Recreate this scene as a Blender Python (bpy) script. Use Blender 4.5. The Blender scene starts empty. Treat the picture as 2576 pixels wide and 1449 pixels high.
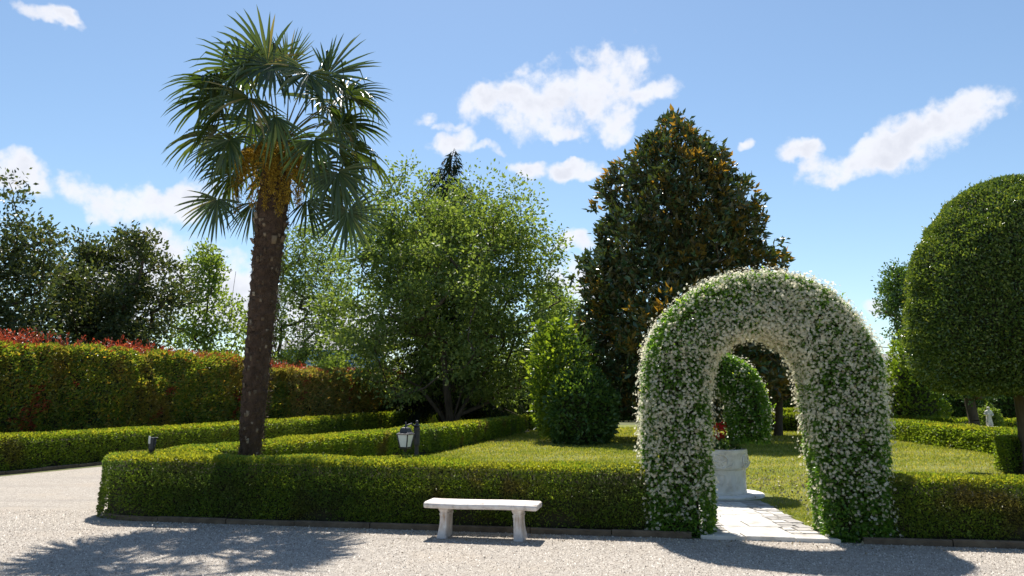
import bpy, math, random
import numpy as np
from math import radians, sin, cos, pi, atan2, sqrt

# ------------------------------------------------------------------ camera, sky, sun, exposure
scene = bpy.context.scene
col = scene.collection
CAM = np.array([0.0, 0.0, 1.65])
cam_data = bpy.data.cameras.new("camera")
cam_data.sensor_width = 36.0
cam_data.lens = 26.69
cam_data.clip_end = 2000
cam = bpy.data.objects.new("camera", cam_data)
cam.location = CAM
cam.rotation_euler = (radians(90 + 8.45), 0, 0)
col.objects.link(cam)
scene.camera = cam

SUN_EL, SUN_AZ = radians(58.8), radians(-6.0)      # azimuth from +Y, positive towards +X
SKY_STRENGTH, SUN_STRENGTH = 0.095, 5.0
scene.view_settings.view_transform = 'Standard'
scene.view_settings.look = 'None'
scene.view_settings.exposure = 0.75
scene.view_settings.gamma = 1.0
scene.view_settings.use_curve_mapping = False

world = bpy.data.worlds.new("World")
scene.world = world
world.use_nodes = True


class NB:
    """small helper to chain shader nodes"""
    def __init__(self, nt):
        self.nt = nt

    def n(self, t, **kw):
        nd = self.nt.nodes.new(t)
        for k, v in kw.items():
            setattr(nd, k, v)
        return nd

    def put(self, sock, v):
        if isinstance(v, bpy.types.NodeSocket):
            self.nt.links.new(v, sock)
        elif v is not None:
            sock.default_value = v

    def math(self, op, a, b=None, c=None, clamp=False):
        nd = self.n('ShaderNodeMath', operation=op, use_clamp=clamp)
        self.put(nd.inputs[0], a)
        if b is not None:
            self.put(nd.inputs[1], b)
        if c is not None:
            self.put(nd.inputs[2], c)
        return nd.outputs[0]

    def mix(self, f, a, b, typ='MIX'):
        nd = self.n('ShaderNodeMix', data_type='RGBA', blend_type=typ)
        self.put(nd.inputs[0], f)
        self.put(nd.inputs[6], a if not isinstance(a, tuple) else (*a[:3], 1))
        self.put(nd.inputs[7], b if not isinstance(b, tuple) else (*b[:3], 1))
        return nd.outputs[2]

    def ramp(self, f, stops, interp='LINEAR'):
        nd = self.n('ShaderNodeValToRGB')
        self.put(nd.inputs[0], f)
        cr = nd.color_ramp
        cr.interpolation = interp
        while len(cr.elements) < len(stops):
            cr.elements.new(0.5)
        for e, (p, c) in zip(cr.elements, stops):
            e.position = p
            e.color = (*c[:3], 1) if isinstance(c, (tuple, list)) else (c, c, c, 1)
        return nd.outputs[0]

    def noise(self, vec, scale, detail=4, rough=0.55, dist=0.0):
        nd = self.n('ShaderNodeTexNoise')
        if vec is not None:
            self.put(nd.inputs['Vector'], vec)
        nd.inputs['Scale'].default_value = scale
        nd.inputs['Detail'].default_value = detail
        nd.inputs['Roughness'].default_value = rough
        nd.inputs['Distortion'].default_value = dist
        return nd

    def smooth(self, x, lo, hi):
        nd = self.n('ShaderNodeMapRange', interpolation_type='SMOOTHSTEP', clamp=True)
        self.put(nd.inputs[0], x)
        nd.inputs[1].default_value = lo
        nd.inputs[2].default_value = hi
        return nd.outputs[0]


def px_dir(x, y):
    """azimuth and elevation (radians) of a viewing direction given in degrees-free photo units"""
    p = radians(8.45)
    u, v = (x - 1287.5) / 1909.0, (724.5 - y) / 1909.0
    dx, dy, dz = u, cos(p) - v * sin(p), sin(p) + v * cos(p)
    return atan2(dx, dy), atan2(dz, sqrt(dx * dx + dy * dy))


def build_world():
    nt = world.node_tree
    nt.nodes.clear()
    B = NB(nt)
    sky = B.n('ShaderNodeTexSky', sky_type='NISHITA')
    sky.sun_disc = False
    sky.sun_elevation = SUN_EL
    sky.sun_rotation = SUN_AZ
    sky.altitude = 0
    sky.air_density = 1.0
    sky.dust_density = 0.25
    sky.ozone_density = 2.2
    tc = B.n('ShaderNodeTexCoord')
    d = tc.outputs['Generated']
    # the air near the horizon is a little milky, the rest of the dome a deep clear blue
    warp = B.noise(d, 7.0, 5, 0.6)
    w2 = B.n('ShaderNodeVectorMath', operation='SUBTRACT')
    B.put(w2.inputs[0], warp.outputs['Color'])
    w2.inputs[1].default_value = (0.5, 0.5, 0.5)
    w3 = B.n('ShaderNodeVectorMath', operation='SCALE')
    B.put(w3.inputs[0], w2.outputs[0])
    w3.inputs['Scale'].default_value = 0.10
    w4 = B.n('ShaderNodeVectorMath', operation='ADD')
    B.put(w4.inputs[0], d)
    B.put(w4.inputs[1], w3.outputs[0])
    sp = B.n('ShaderNodeSeparateXYZ')
    B.put(sp.inputs[0], w4.outputs[0])
    az = B.math('ARCTAN2', sp.outputs[0], sp.outputs[1])
    el = B.math('ARCSINE', sp.outputs[2])
    # clouds: lobes (azimuth, elevation, half width, half height, tilt) in the sky
    blobs = []

    def lobe(x, y, rx, ry, tilt=0.0, s=1.0):
        a, e = px_dir(x, y)
        a1, e1 = px_dir(x + rx, y)
        _, e2 = px_dir(x, y - ry)
        blobs.append((a, e, abs(a1 - a), abs(e2 - e), tilt, s))
    # the big one over the magnolia
    for q in [(1300, 278, 160, 55, .08), (1440, 250, 200, 90, .2), (1540, 180, 125, 85, .5), (1635, 215, 85, 45, .25),
              (1560, 285, 60, 60, .6), (1390, 325, 95, 30, 0), (1047, 285, 42, 22, 0), (1120, 312, 70, 16, 0, .8), (1130, 352, 80, 40, .2, .85),
              (1205, 378, 40, 15, 0, .7),
              (1310, 405, 62, 28, .1), (1440, 418, 112, 34, -.05), (1490, 432, 60, 22, 0), (1420, 388, 40, 12, 0, .6),
              (2435, 318, 130, 72, .25), (2300, 350, 150, 66, .3), (2150, 400, 150, 48, .2), (2030, 372, 72, 32, .1), (2110, 435, 70, 26, 0, .9),
              (1860, 370, 24, 16, 0, .7),
              (350, 490, 190, 50, .05), (440, 490, 130, 60, .1), (280, 492, 110, 32, .1), (50, 440, 100, 50, -.1), (20, 465, 130, 40, 0),
              (115, 12, 75, 28, -.2), (395, 615, 130, 75, .1), (500, 690, 190, 85, 0), (600, 760, 240, 90, 0), (330, 720, 200, 90, 0),
              (1445, 628, 62, 32, 0), (2195, 760, 42, 22, 0), (900, 820, 300, 70, 0, .8), (1440, 720, 60, 50, 0, .7)]:
        lobe(*q)
    rs = random.Random(5)
    for k in range(16):                       # the same fair-weather sky goes on round the rest of the dome
        a0 = radians(48 + k * 17 + rs.uniform(-5, 5))
        e0 = radians(rs.uniform(8, 38))
        for j in range(2):
            blobs.append((((a0 + rs.uniform(-.07, .07)) + pi) % (2 * pi) - pi, e0 + rs.uniform(-.02, .02), rs.uniform(.06, .12), rs.uniform(.02, .04), rs.uniform(-.1, .3), 1.0))
    acc = None
    hacc = None
    for (a, e, ra, re, t, s) in blobs:
        da = B.math('SUBTRACT', az, a)
        de = B.math('SUBTRACT', el, e)
        ct, st = cos(t), sin(t)
        u = B.math('ADD', B.math('MULTIPLY', da, ct / ra), B.math('MULTIPLY', de, st / ra))
        v = B.math('ADD', B.math('MULTIPLY', da, -st / re), B.math('MULTIPLY', de, ct / re))
        r2 = B.math('ADD', B.math('MULTIPLY', u, u), B.math('MULTIPLY', v, v))
        val = B.math('MULTIPLY_ADD', r2, -s, s)
        val = B.math('MAXIMUM', val, -2.0)
        acc = val if acc is None else B.math('SMOOTH_MAX', acc, val, 0.35)
    n1 = B.noise(d, 16.0, 8, 0.62)
    n2 = B.noise(d, 46.0, 5, 0.6)
    f = B.math('ADD', acc, B.math('MULTIPLY_ADD', n1.outputs['Fac'], 2.6, -1.35))
    f = B.math('ADD', f, B.math('MULTIPLY_ADD', n2.outputs['Fac'], 1.2, -0.60))
    bil = B.n('ShaderNodeTexVoronoi', feature='F1')
    B.put(bil.inputs['Vector'], w4.outputs[0])
    bil.inputs['Scale'].default_value = 26
    bil.inputs['Detail'].default_value = 1.5
    bil.inputs['Roughness'].default_value = .6
    f = B.math('ADD', f, B.math('MULTIPLY_ADD', bil.outputs['Distance'], -.7, .62))
    dens = B.smooth(f, -0.22, 0.80)
    dens = B.math('MULTIPLY', dens, B.smooth(el, -0.02, 0.03))
    # billows: lighter crests, greyer hollows
    n3 = B.noise(w4.outputs[0], 22.0, 6, 0.55)
    shade = B.math('ADD', B.math('MULTIPLY', B.smooth(f, 0.2, 1.7), 0.45), B.math('MULTIPLY', n3.outputs['Fac'], 0.9), clamp=True)
    ccol = B.ramp(shade, [(0.25, (0.98, 1.0, 1.06)), (0.62, (0.93, 0.94, 1.0)), (0.95, (0.80, 0.815, 0.89))])
    mul = B.n('ShaderNodeVectorMath', operation='SCALE')
    B.put(mul.inputs[0], ccol)
    mul.inputs['Scale'].default_value = 0.60 / SKY_STRENGTH
    tint = B.mix(1.0, sky.outputs[0], SKY_TINT, 'MULTIPLY')
    out = B.mix(B.math('MULTIPLY', dens, 0.93), tint, mul.outputs[0])
    bg = B.n('ShaderNodeBackground')
    B.put(bg.inputs[0], out)
    bg.inputs[1].default_value = SKY_STRENGTH
    wo = B.n('ShaderNodeOutputWorld')
    nt.links.new(bg.outputs[0], wo.inputs[0])


SKY_TINT = (0.90, 0.94, 0.92)
build_world()

sun_data = bpy.data.lights.new("sun", 'SUN')
sun_data.energy = SUN_STRENGTH
sun_data.angle = radians(0.53)
sun_data.color = (1.0, 0.945, 0.86)
sun = bpy.data.objects.new("sun", sun_data)
sun.rotation_euler = (radians(90) - SUN_EL, 0, pi - SUN_AZ)
sun.location = (0, 0, 40)
col.objects.link(sun)


# ------------------------------------------------------------------ helpers: objects
def tag(o, label=None, cat=None, group=None, kind=None):
    if label:
        o['label'] = label
    if cat:
        o['category'] = cat
    if group:
        o['group'] = group
    if kind:
        o['kind'] = kind
    return o


def empty(name, loc, label, cat, group=None, rz=0.0):
    o = bpy.data.objects.new(name, None)
    o.empty_display_size = 0.2
    o.location = loc
    o.rotation_euler = (0, 0, rz)
    col.objects.link(o)
    return tag(o, label, cat, group)


def link(name, me, parent=None, world_space=True):
    """link a mesh object; meshes are built in world space, so a child is shifted back by its parent's place"""
    o = bpy.data.objects.new(name, me)
    col.objects.link(o)
    if parent is not None:
        o.parent = parent
        if world_space:
            off = np.zeros(3)
            p = parent
            while p is not None:
                off += np.array(p.location)
                p = p.parent
            o.location = tuple(-off) if True else (0, 0, 0)
    return o


def mesh_np(name, V, F, mats, attrs=None, smooth=False, mat_idx=None):
    V = np.asarray(V, dtype=np.float32)
    F = np.asarray(F, dtype=np.int32)
    me = bpy.data.meshes.new(name)
    k = F.shape[1]
    me.vertices.add(len(V))
    me.vertices.foreach_set('co', V.ravel())
    me.loops.add(F.size)
    me.loops.foreach_set('vertex_index', F.ravel())
    me.polygons.add(len(F))
    me.polygons.foreach_set('loop_start', np.arange(0, F.size, k, dtype=np.int32))
    me.polygons.foreach_set('loop_total', np.full(len(F), k, dtype=np.int32))
    if smooth:
        me.polygons.foreach_set('use_smooth', np.ones(len(F), dtype=bool))
    if not isinstance(mats, (list, tuple)):
        mats = [mats]
    for m in mats:
        me.materials.append(m)
    if mat_idx is not None:
        me.polygons.foreach_set('material_index', np.asarray(mat_idx, dtype=np.int32))
    for an, arr in (attrs or {}).items():
        a = me.attributes.new(an, 'FLOAT', 'FACE')
        a.data.foreach_set('value', np.asarray(arr, dtype=np.float32))
    me.update()
    me.validate()
    return me


class MB:
    """collects simple solids (boxes, tubes, lathes, sweeps) into one mesh"""
    def __init__(self):
        self.v, self.f = [], []

    def add(self, vs, fs):
        b = len(self.v)
        self.v += [tuple(x) for x in vs]
        self.f += [tuple(i + b for i in q) for q in fs]

    def box(self, c, s, rz=0.0, taper=1.0):
        hx, hy, hz = s[0] / 2, s[1] / 2, s[2] / 2
        vs = []
        for z, k in ((-hz, 1.0), (hz, taper)):
            for x, y in ((-hx, -hy), (hx, -hy), (hx, hy), (-hx, hy)):
                x2, y2 = x * k, y * k
                vs.append((c[0] + x2 * cos(rz) - y2 * sin(rz), c[1] + x2 * sin(rz) + y2 * cos(rz), c[2] + z))
        self.add(vs, [(3, 2, 1, 0), (4, 5, 6, 7), (0, 1, 5, 4), (1, 2, 6, 5), (2, 3, 7, 6), (3, 0, 4, 7)])

    def tube(self, pts, rad, n=6, cap=True):
        pts = [np.array(p, float) for p in pts]
        if not hasattr(rad, '__len__'):
            rad = [rad] * len(pts)
        b = len(self.v)
        ref = None
        for i, p in enumerate(pts):
            t = pts[min(i + 1, len(pts) - 1)] - pts[max(i - 1, 0)]
            t = t / (np.linalg.norm(t) + 1e-9)
            if ref is None:
                ref = np.array([1.0, 0, 0]) if abs(t[0]) < .8 else np.array([0, 1.0, 0])
            s = np.cross(t, ref)
            s /= np.linalg.norm(s) + 1e-9
            r2 = np.cross(s, t)
            ref = r2
            for k in range(n):
                a = 2 * pi * k / n
                self.v.append(tuple(p + rad[i] * (cos(a) * s + sin(a) * r2)))
        for i in range(len(pts) - 1):
            for k in range(n):
                k2 = (k + 1) % n
                self.f.append((b + i * n + k, b + i * n + k2, b + (i + 1) * n + k2, b + (i + 1) * n + k))
        if cap:
            self.f.append(tuple(b + k for k in reversed(range(n))))
            e = b + (len(pts) - 1) * n
            self.f.append(tuple(e + k for k in range(n)))

    def lathe(self, c, prof, n=24, sq=False, rz=0.0):
        b = len(self.v)
        for r, z in prof:
            for k in range(n):
                a = 2 * pi * k / n + rz
                self.v.append((c[0] + r * cos(a), c[1] + r * sin(a), c[2] + z))
        for i in range(len(prof) - 1):
            for k in range(n):
                k2 = (k + 1) % n
                self.f.append((b + i * n + k, b + i * n + k2, b + (i + 1) * n + k2, b + (i + 1) * n + k))
        self.f.append(tuple(b + k for k in reversed(range(n))))
        e = b + (len(prof) - 1) * n
        self.f.append(tuple(e + k for k in range(n)))

    def mesh(self, name, mat, smooth=False):
        me = bpy.data.meshes.new(name)
        me.from_pydata(self.v, [], self.f)
        me.materials.append(mat)
        if smooth:
            me.polygons.foreach_set('use_smooth', np.ones(len(me.polygons), dtype=bool))
        me.update()
        return me

    def build(self, name, mat, parent=None, smooth=False, bevel=0.0, seg=2):
        o = link(name, self.mesh(name, mat, smooth), parent)
        if bevel:
            md = o.modifiers.new('bevel', 'BEVEL')
            md.width = bevel
            md.segments = seg
            md.limit_method = 'ANGLE'
            md.angle_limit = radians(40)
        return o


def nrm(a):
    return a / (np.linalg.norm(a, axis=-1, keepdims=True) + 1e-9)


def fbm(P, freq, seed, octaves=3):
    """cheap smooth pseudo noise, about -1..1"""
    r = np.random.default_rng(seed)
    out = np.zeros(len(P))
    amp = 1.0
    tot = 0
    for o in range(octaves):
        for k in range(4):
            w = r.normal(size=3)
            w = w / np.linalg.norm(w) * freq * (1.9 ** o) * r.uniform(.7, 1.4)
            out += amp * np.sin(P @ w + r.uniform(0, 6.28))
        tot += amp * 2.2
        amp *= 0.6
    return out / tot


# ------------------------------------------------------------------ helpers: materials
def new_mat(name):
    m = bpy.data.materials.new(name)
    m.use_nodes = True
    m.node_tree.nodes.clear()
    return m, NB(m.node_tree)


def finish(m, B, shader, disp=None):
    o = B.n('ShaderNodeOutputMaterial')
    m.node_tree.links.new(shader, o.inputs[0])
    return m


def leaf_mat(name, stops, trans, tfac=0.4, rough=0.45, spec=0.4, patch=None, back=None, patch2=None):
    """leaf: colour varies leaf by leaf; light passes through; optional patches of another growth colour"""
    m, B = new_mat(name)
    at = B.n('ShaderNodeAttribute', attribute_name='rnd')
    c = B.ramp(at.outputs['Fac'], stops)
    geo = B.n('ShaderNodeNewGeometry')
    tcol = B.mix(1.0, c, trans, 'MULTIPLY')
    for pt in (patch, patch2):
        if pt:
            pc, sc, lo, hi, am = pt
            nz = B.noise(geo.outputs['Position'], sc, 3, 0.6)
            f = B.math('MULTIPLY', B.smooth(nz.outputs['Fac'], lo, hi), am)
            c = B.mix(f, c, pc)
            tcol = B.mix(f, tcol, tuple(min(1, x * 2.2) for x in pc))
    if back:
        c = B.mix(B.math('MULTIPLY', geo.outputs['Backfacing'], back[1]), c, back[0])
    p = B.n('ShaderNodeBsdfPrincipled')
    B.put(p.inputs['Base Color'], c)
    p.inputs['Roughness'].default_value = rough
    p.inputs['Specular IOR Level'].default_value = spec
    t = B.n('ShaderNodeBsdfTranslucent')
    B.put(t.inputs[0], tcol)
    mx = B.n('ShaderNodeMixShader')
    mx.inputs[0].default_value = tfac
    m.node_tree.links.new(p.outputs[0], mx.inputs[1])
    m.node_tree.links.new(t.outputs[0], mx.inputs[2])
    return finish(m, B, mx.outputs[0])


def solid_mat(name, c1, c2, scale=6.0, rough=0.8, bump=0.0, bscale=40.0, spec=0.3, detail=5, c3=None, stretch=None, metal=0.0, lo=.3, hi=.7):
    m, B = new_mat(name)
    tc = B.n('ShaderNodeTexCoord')
    vec = tc.outputs['Object']
    if stretch:
        mp = B.n('ShaderNodeMapping')
        B.put(mp.inputs[0], vec)
        mp.inputs['Scale'].default_value = stretch
        vec = mp.outputs[0]
    nz = B.noise(vec, scale, detail, 0.6)
    st = [(lo, c1), (hi, c2)] if c3 is None else [(lo, c1), ((lo + hi) / 2, c2), (hi, c3)]
    c = B.ramp(nz.outputs['Fac'], st)
    p = B.n('ShaderNodeBsdfPrincipled')
    B.put(p.inputs['Base Color'], c)
    p.inputs['Roughness'].default_value = rough
    p.inputs['Specular IOR Level'].default_value = spec
    p.inputs['Metallic'].default_value = metal
    if bump:
        n2 = B.noise(vec, bscale, 5, 0.65)
        b = B.n('ShaderNodeBump')
        b.inputs['Strength'].default_value = bump
        b.inputs['Distance'].default_value = 0.02
        B.put(b.inputs['Height'], n2.outputs['Fac'])
        B.put(p.inputs['Normal'], b.outputs[0])
    return finish(m, B, p.outputs[0])


def attr_mat(name, stops, rough=0.8, spec=0.3, trans=None, tfac=0.0):
    m, B = new_mat(name)
    at = B.n('ShaderNodeAttribute', attribute_name='rnd')
    c = B.ramp(at.outputs['Fac'], stops)
    p = B.n('ShaderNodeBsdfPrincipled')
    B.put(p.inputs['Base Color'], c)
    p.inputs['Roughness'].default_value = rough
    p.inputs['Specular IOR Level'].default_value = spec
    sh = p.outputs[0]
    if tfac:
        t = B.n('ShaderNodeBsdfTranslucent')
        B.put(t.inputs[0], B.mix(1.0, c, trans, 'MULTIPLY'))
        mx = B.n('ShaderNodeMixShader')
        mx.inputs[0].default_value = tfac
        m.node_tree.links.new(sh, mx.inputs[1])
        m.node_tree.links.new(t.outputs[0], mx.inputs[2])
        sh = mx.outputs[0]
    return finish(m, B, sh)


YG = (1.9, 1.75, 0.55)       # light that has passed through a leaf turns yellow-green
M = {}
M['box'] = leaf_mat('box_leaf', [(0, (0.0665, 0.1174, 0.0193)), (.5, (0.1389, 0.2138, 0.0304)), (.85, (0.2173, 0.2898, 0.0414)), (1, (0.3019, 0.3588, 0.0620))], YG, .48, .42, .35,
                    patch=((.15, .085, .026), 1.1, .50, .66, .8), patch2=((.06, .115, .024), .55, .45, .65, .7))
M['box_far'] = leaf_mat('box_leaf_far', [(0, (0.0665, 0.1174, 0.0193)), (.5, (0.1389, 0.2138, 0.0304)), (1, (0.2536, 0.3312, 0.0484))], YG, .48, .5, .3,
                        patch=((.13, .08, .025), .8, .56, .72, .5))
M['jasmine'] = leaf_mat('jasmine_leaf', [(0, (0.0450, 0.1134, 0.0202)), (.6, (0.0975, 0.2106, 0.0317)), (.92, (0.1800, 0.3240, 0.0504)), (1, (0.3600, 0.4698, 0.0864))], YG, .42, .3, .5)
M['topiary'] = leaf_mat('topiary_leaf', [(0, (0.0489, 0.0915, 0.0270)), (.6, (0.1006, 0.1602, 0.0420)), (.9, (0.1796, 0.2364, 0.0600)), (1, (0.2731, 0.3050, 0.0750))], YG, .30, .26, .6)
M['magnolia'] = leaf_mat('magnolia_leaf', [(0, (0.0343, 0.0691, 0.0317)), (.7, (0.0607, 0.1123, 0.0432)), (1, (0.0990, 0.1440, 0.0461))], (1.8, 1.5, .4), .16, .28, .55,
                         back=((.095, .068, .030), .7))
M['magnolia_tip'] = leaf_mat('magnolia_tip_leaf', [(0, (.10, .10, .026)), (.5, (.20, .16, .036)), (1, (.28, .22, .05))], (1.8, 1.2, .4), .45, .35, .4,
                             back=((.19, .125, .035), .7))
M['maple'] = leaf_mat('maple_leaf', [(0, (.072, .118, .036)), (.5, (.140, .196, .058)), (1, (.245, .295, .105))], (1.6, 1.6, .6), .46, .5, .3)
M['young'] = leaf_mat('young_leaf', [(0, (0.0990, 0.1540, 0.0440)), (.5, (0.1430, 0.2200, 0.0605)), (1, (0.2310, 0.3080, 0.0990))], YG, .45, .5, .3)
M['plum'] = leaf_mat('dark_leaf', [(0, (0.0360, 0.0570, 0.0270)), (.5, (0.0630, 0.0900, 0.0374)), (.9, (0.1126, 0.1350, 0.0510)), (1, (0.1800, 0.1276, 0.0600))], (1.6, 1.5, .6), .32, .4, .3)
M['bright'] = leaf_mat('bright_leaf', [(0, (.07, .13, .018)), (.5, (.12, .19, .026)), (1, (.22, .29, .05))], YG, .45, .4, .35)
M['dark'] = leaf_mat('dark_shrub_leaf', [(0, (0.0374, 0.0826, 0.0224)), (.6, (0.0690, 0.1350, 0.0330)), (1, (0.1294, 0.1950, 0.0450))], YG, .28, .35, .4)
M['box_top_lit'] = leaf_mat('box_top_lit_leaf', [(0, (.15, .18, .025)), (.5, (.22, .245, .035)), (1, (.31, .31, .06))], YG, .5, .4, .35)  # yellow of sunlit hedge tops, put into the leaf colour
M['photinia_bronze'] = leaf_mat('photinia_bronze_leaf', [(0, (0.0960, 0.1500, 0.0360)), (.4, (0.2400, 0.2500, 0.0660)), (.75, (0.3960, 0.3125, 0.1080)), (1, (0.4800, 0.2750, 0.1200))], (1.7, 1.5, .6), .42, .28, .6)
M['photinia'] = leaf_mat('photinia_leaf', [(0, (0.0413, 0.0900, 0.0210)), (.4, (0.1032, 0.1726, 0.0330)), (.7, (0.2200, 0.2550, 0.0480)), (.9, (0.3575, 0.2700, 0.0600)), (1, (0.4125, 0.1650, 0.0526))], YG, .46, .3, .5,
                         patch=((.20, .12, .025), .55, .52, .72, .65))
M['red'] = leaf_mat('red_tip_leaf', [(0, (.17, .045, .028)), (.6, (.28, .065, .035)), (1, (.36, .15, .06))], (1.7, 1.0, .8), .45, .35, .4)
M['needle'] = leaf_mat('conifer_needle', [(0, (.012, .026, .016)), (.6, (.022, .042, .022)), (1, (.045, .065, .028))], YG, .15, .6, .2)
M['twig'] = solid_mat('twig_core', (.024, .028, .012), (.05, .044, .022), 18, .95, 0)
M['bark'] = solid_mat('bark', (.05, .038, .026), (.13, .10, .07), 7, .9, .8, 30, stretch=(1, 1, .25))
M['bark_light'] = solid_mat('bark_light', (.11, .09, .065), (.22, .185, .135), 7, .9, .8, 30, stretch=(1, 1, .25))
M['palm_bark'] = solid_mat('palm_fibre', (.040, .024, .016), (.105, .066, .044), 14, .95, 1.0, 60, stretch=(1, 1, .5))
M['palm_base'] = attr_mat('palm_leaf_base', [(0, (.06, .038, .024)), (.55, (.13, .09, .055)), (1, (.30, .24, .17))], .8)
M['frond'] = leaf_mat('palm_frond', [(0, (.028, .055, .020)), (.6, (.052, .088, .028)), (.92, (.10, .125, .035)), (1, (.22, .19, .08))], (1.8, 1.7, .6), .28, .33, .6)
M['palm_flower'] = attr_mat('palm_flower', [(0, (.15, .09, .01)), (.5, (.32, .205, .016)), (1, (.50, .36, .05))], .7, .3, (1.3, 1.1, .5), .3)
M['petal'] = attr_mat('jasmine_petal', [(0, (.30, .20, .09)), (.10, (.55, .46, .29)), (.4, (.84, .79, .62)), (1, (.90, .87, .76))], .6, .2, (1, 1, .92), .62)
M['geranium'] = attr_mat('geranium_petal', [(0, (.35, .012, .012)), (1, (.62, .03, .025))], .5, .3, (1.3, 1, 1), .35)
M['grass'] = attr_mat('grass_blade', [(0, (.13, .18, .03)), (.5, (.245, .27, .05)), (.85, (.37, .35, .095)), (1, (.47, .41, .18))], .6, .2, (1.7, 1.6, .6), .4)
M['iron'] = solid_mat('dark_iron', (.012, .012, .016), (.03, .03, .036), 25, .42, .3, 90, .5)
M['glass'] = solid_mat('frosted_glass', (.62, .64, .62), (.74, .75, .72), 12, .3, 0, spec=.5)
M['wire'] = solid_mat('cable', (.03, .03, .03), (.05, .05, .05), 5, .6)


# ------------------------------------------------------------------ helpers: foliage
def leaves(rng, P, N, L, asp=0.5, fold=0.12, up=0.25, out=0.7, jit=0.9, flat=0.0):
    """one folded two-triangle leaf per point"""
    n = len(P)
    L = np.broadcast_to(np.asarray(L, float), (n,))[:, None]
    L = L * rng.uniform(.7, 1.3, (n, 1))
    D = nrm(N * out + np.array([0, 0, 1.0]) * up + rng.normal(size=(n, 3)) * jit * .6)
    R = rng.normal(size=(n, 3)) + flat * np.cross(D, np.array([0, 0, 1.0]))
    S = nrm(np.cross(D, R)) if flat == 0 else nrm(R - D * np.sum(R * D, 1, keepdims=True))
    Q = np.cross(S, D)
    Q = np.where((np.sum(Q * (N + np.array([0, 0, .7])), 1, keepdims=True) < 0), -Q, Q)
    S = np.cross(D, Q)
    W = L * asp * .5
    mid = P + D * L * .45 + Q * L * fold
    V = np.stack([P, mid + S * W, P + D * L, mid - S * W], 1).reshape(-1, 3)
    b = np.arange(n)[:, None] * 4
    F = np.concatenate([b + np.array([[0, 1, 2]]), b + np.array([[0, 2, 3]])], 1).reshape(-1, 3)
    return V, F


def foliage(name, rng, P, N, L, mats, parent, bias=0.0, tip_sel=None, stuff=False, **kw):
    V, F = leaves(rng, P, N, L, **kw)
    r = np.clip(rng.beta(1.6, 1.6, len(P)) + bias, 0, 1)
    idx = None
    if tip_sel is not None:
        idx = np.repeat(tip_sel.astype(int), 2)
    me = mesh_np(name, V, F, mats, {'rnd': np.repeat(r, 2)}, mat_idx=idx)
    o = link(name, me, parent)
    if stuff:
        o['kind'] = 'stuff'
    return o


def resample(pts, step):
    pts = np.array(pts, float)
    d = np.r_[0, np.cumsum(np.linalg.norm(np.diff(pts[:, :2], axis=0), axis=1))]
    n = max(2, int(d[-1] / step) + 1)
    s = np.linspace(0, d[-1], n)
    return np.stack([np.interp(s, d, pts[:, k]) for k in range(pts.shape[1])], 1)


def smooth_path(pts, it=3):
    pts = np.array(pts, float)
    for _ in range(it):
        a = pts[:-1] * .75 + pts[1:] * .25
        b = pts[:-1] * .25 + pts[1:] * .75
        pts = np.vstack([pts[:1], np.stack([a, b], 1).reshape(-1, pts.shape[1]), pts[-1:]])
    return pts


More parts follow.
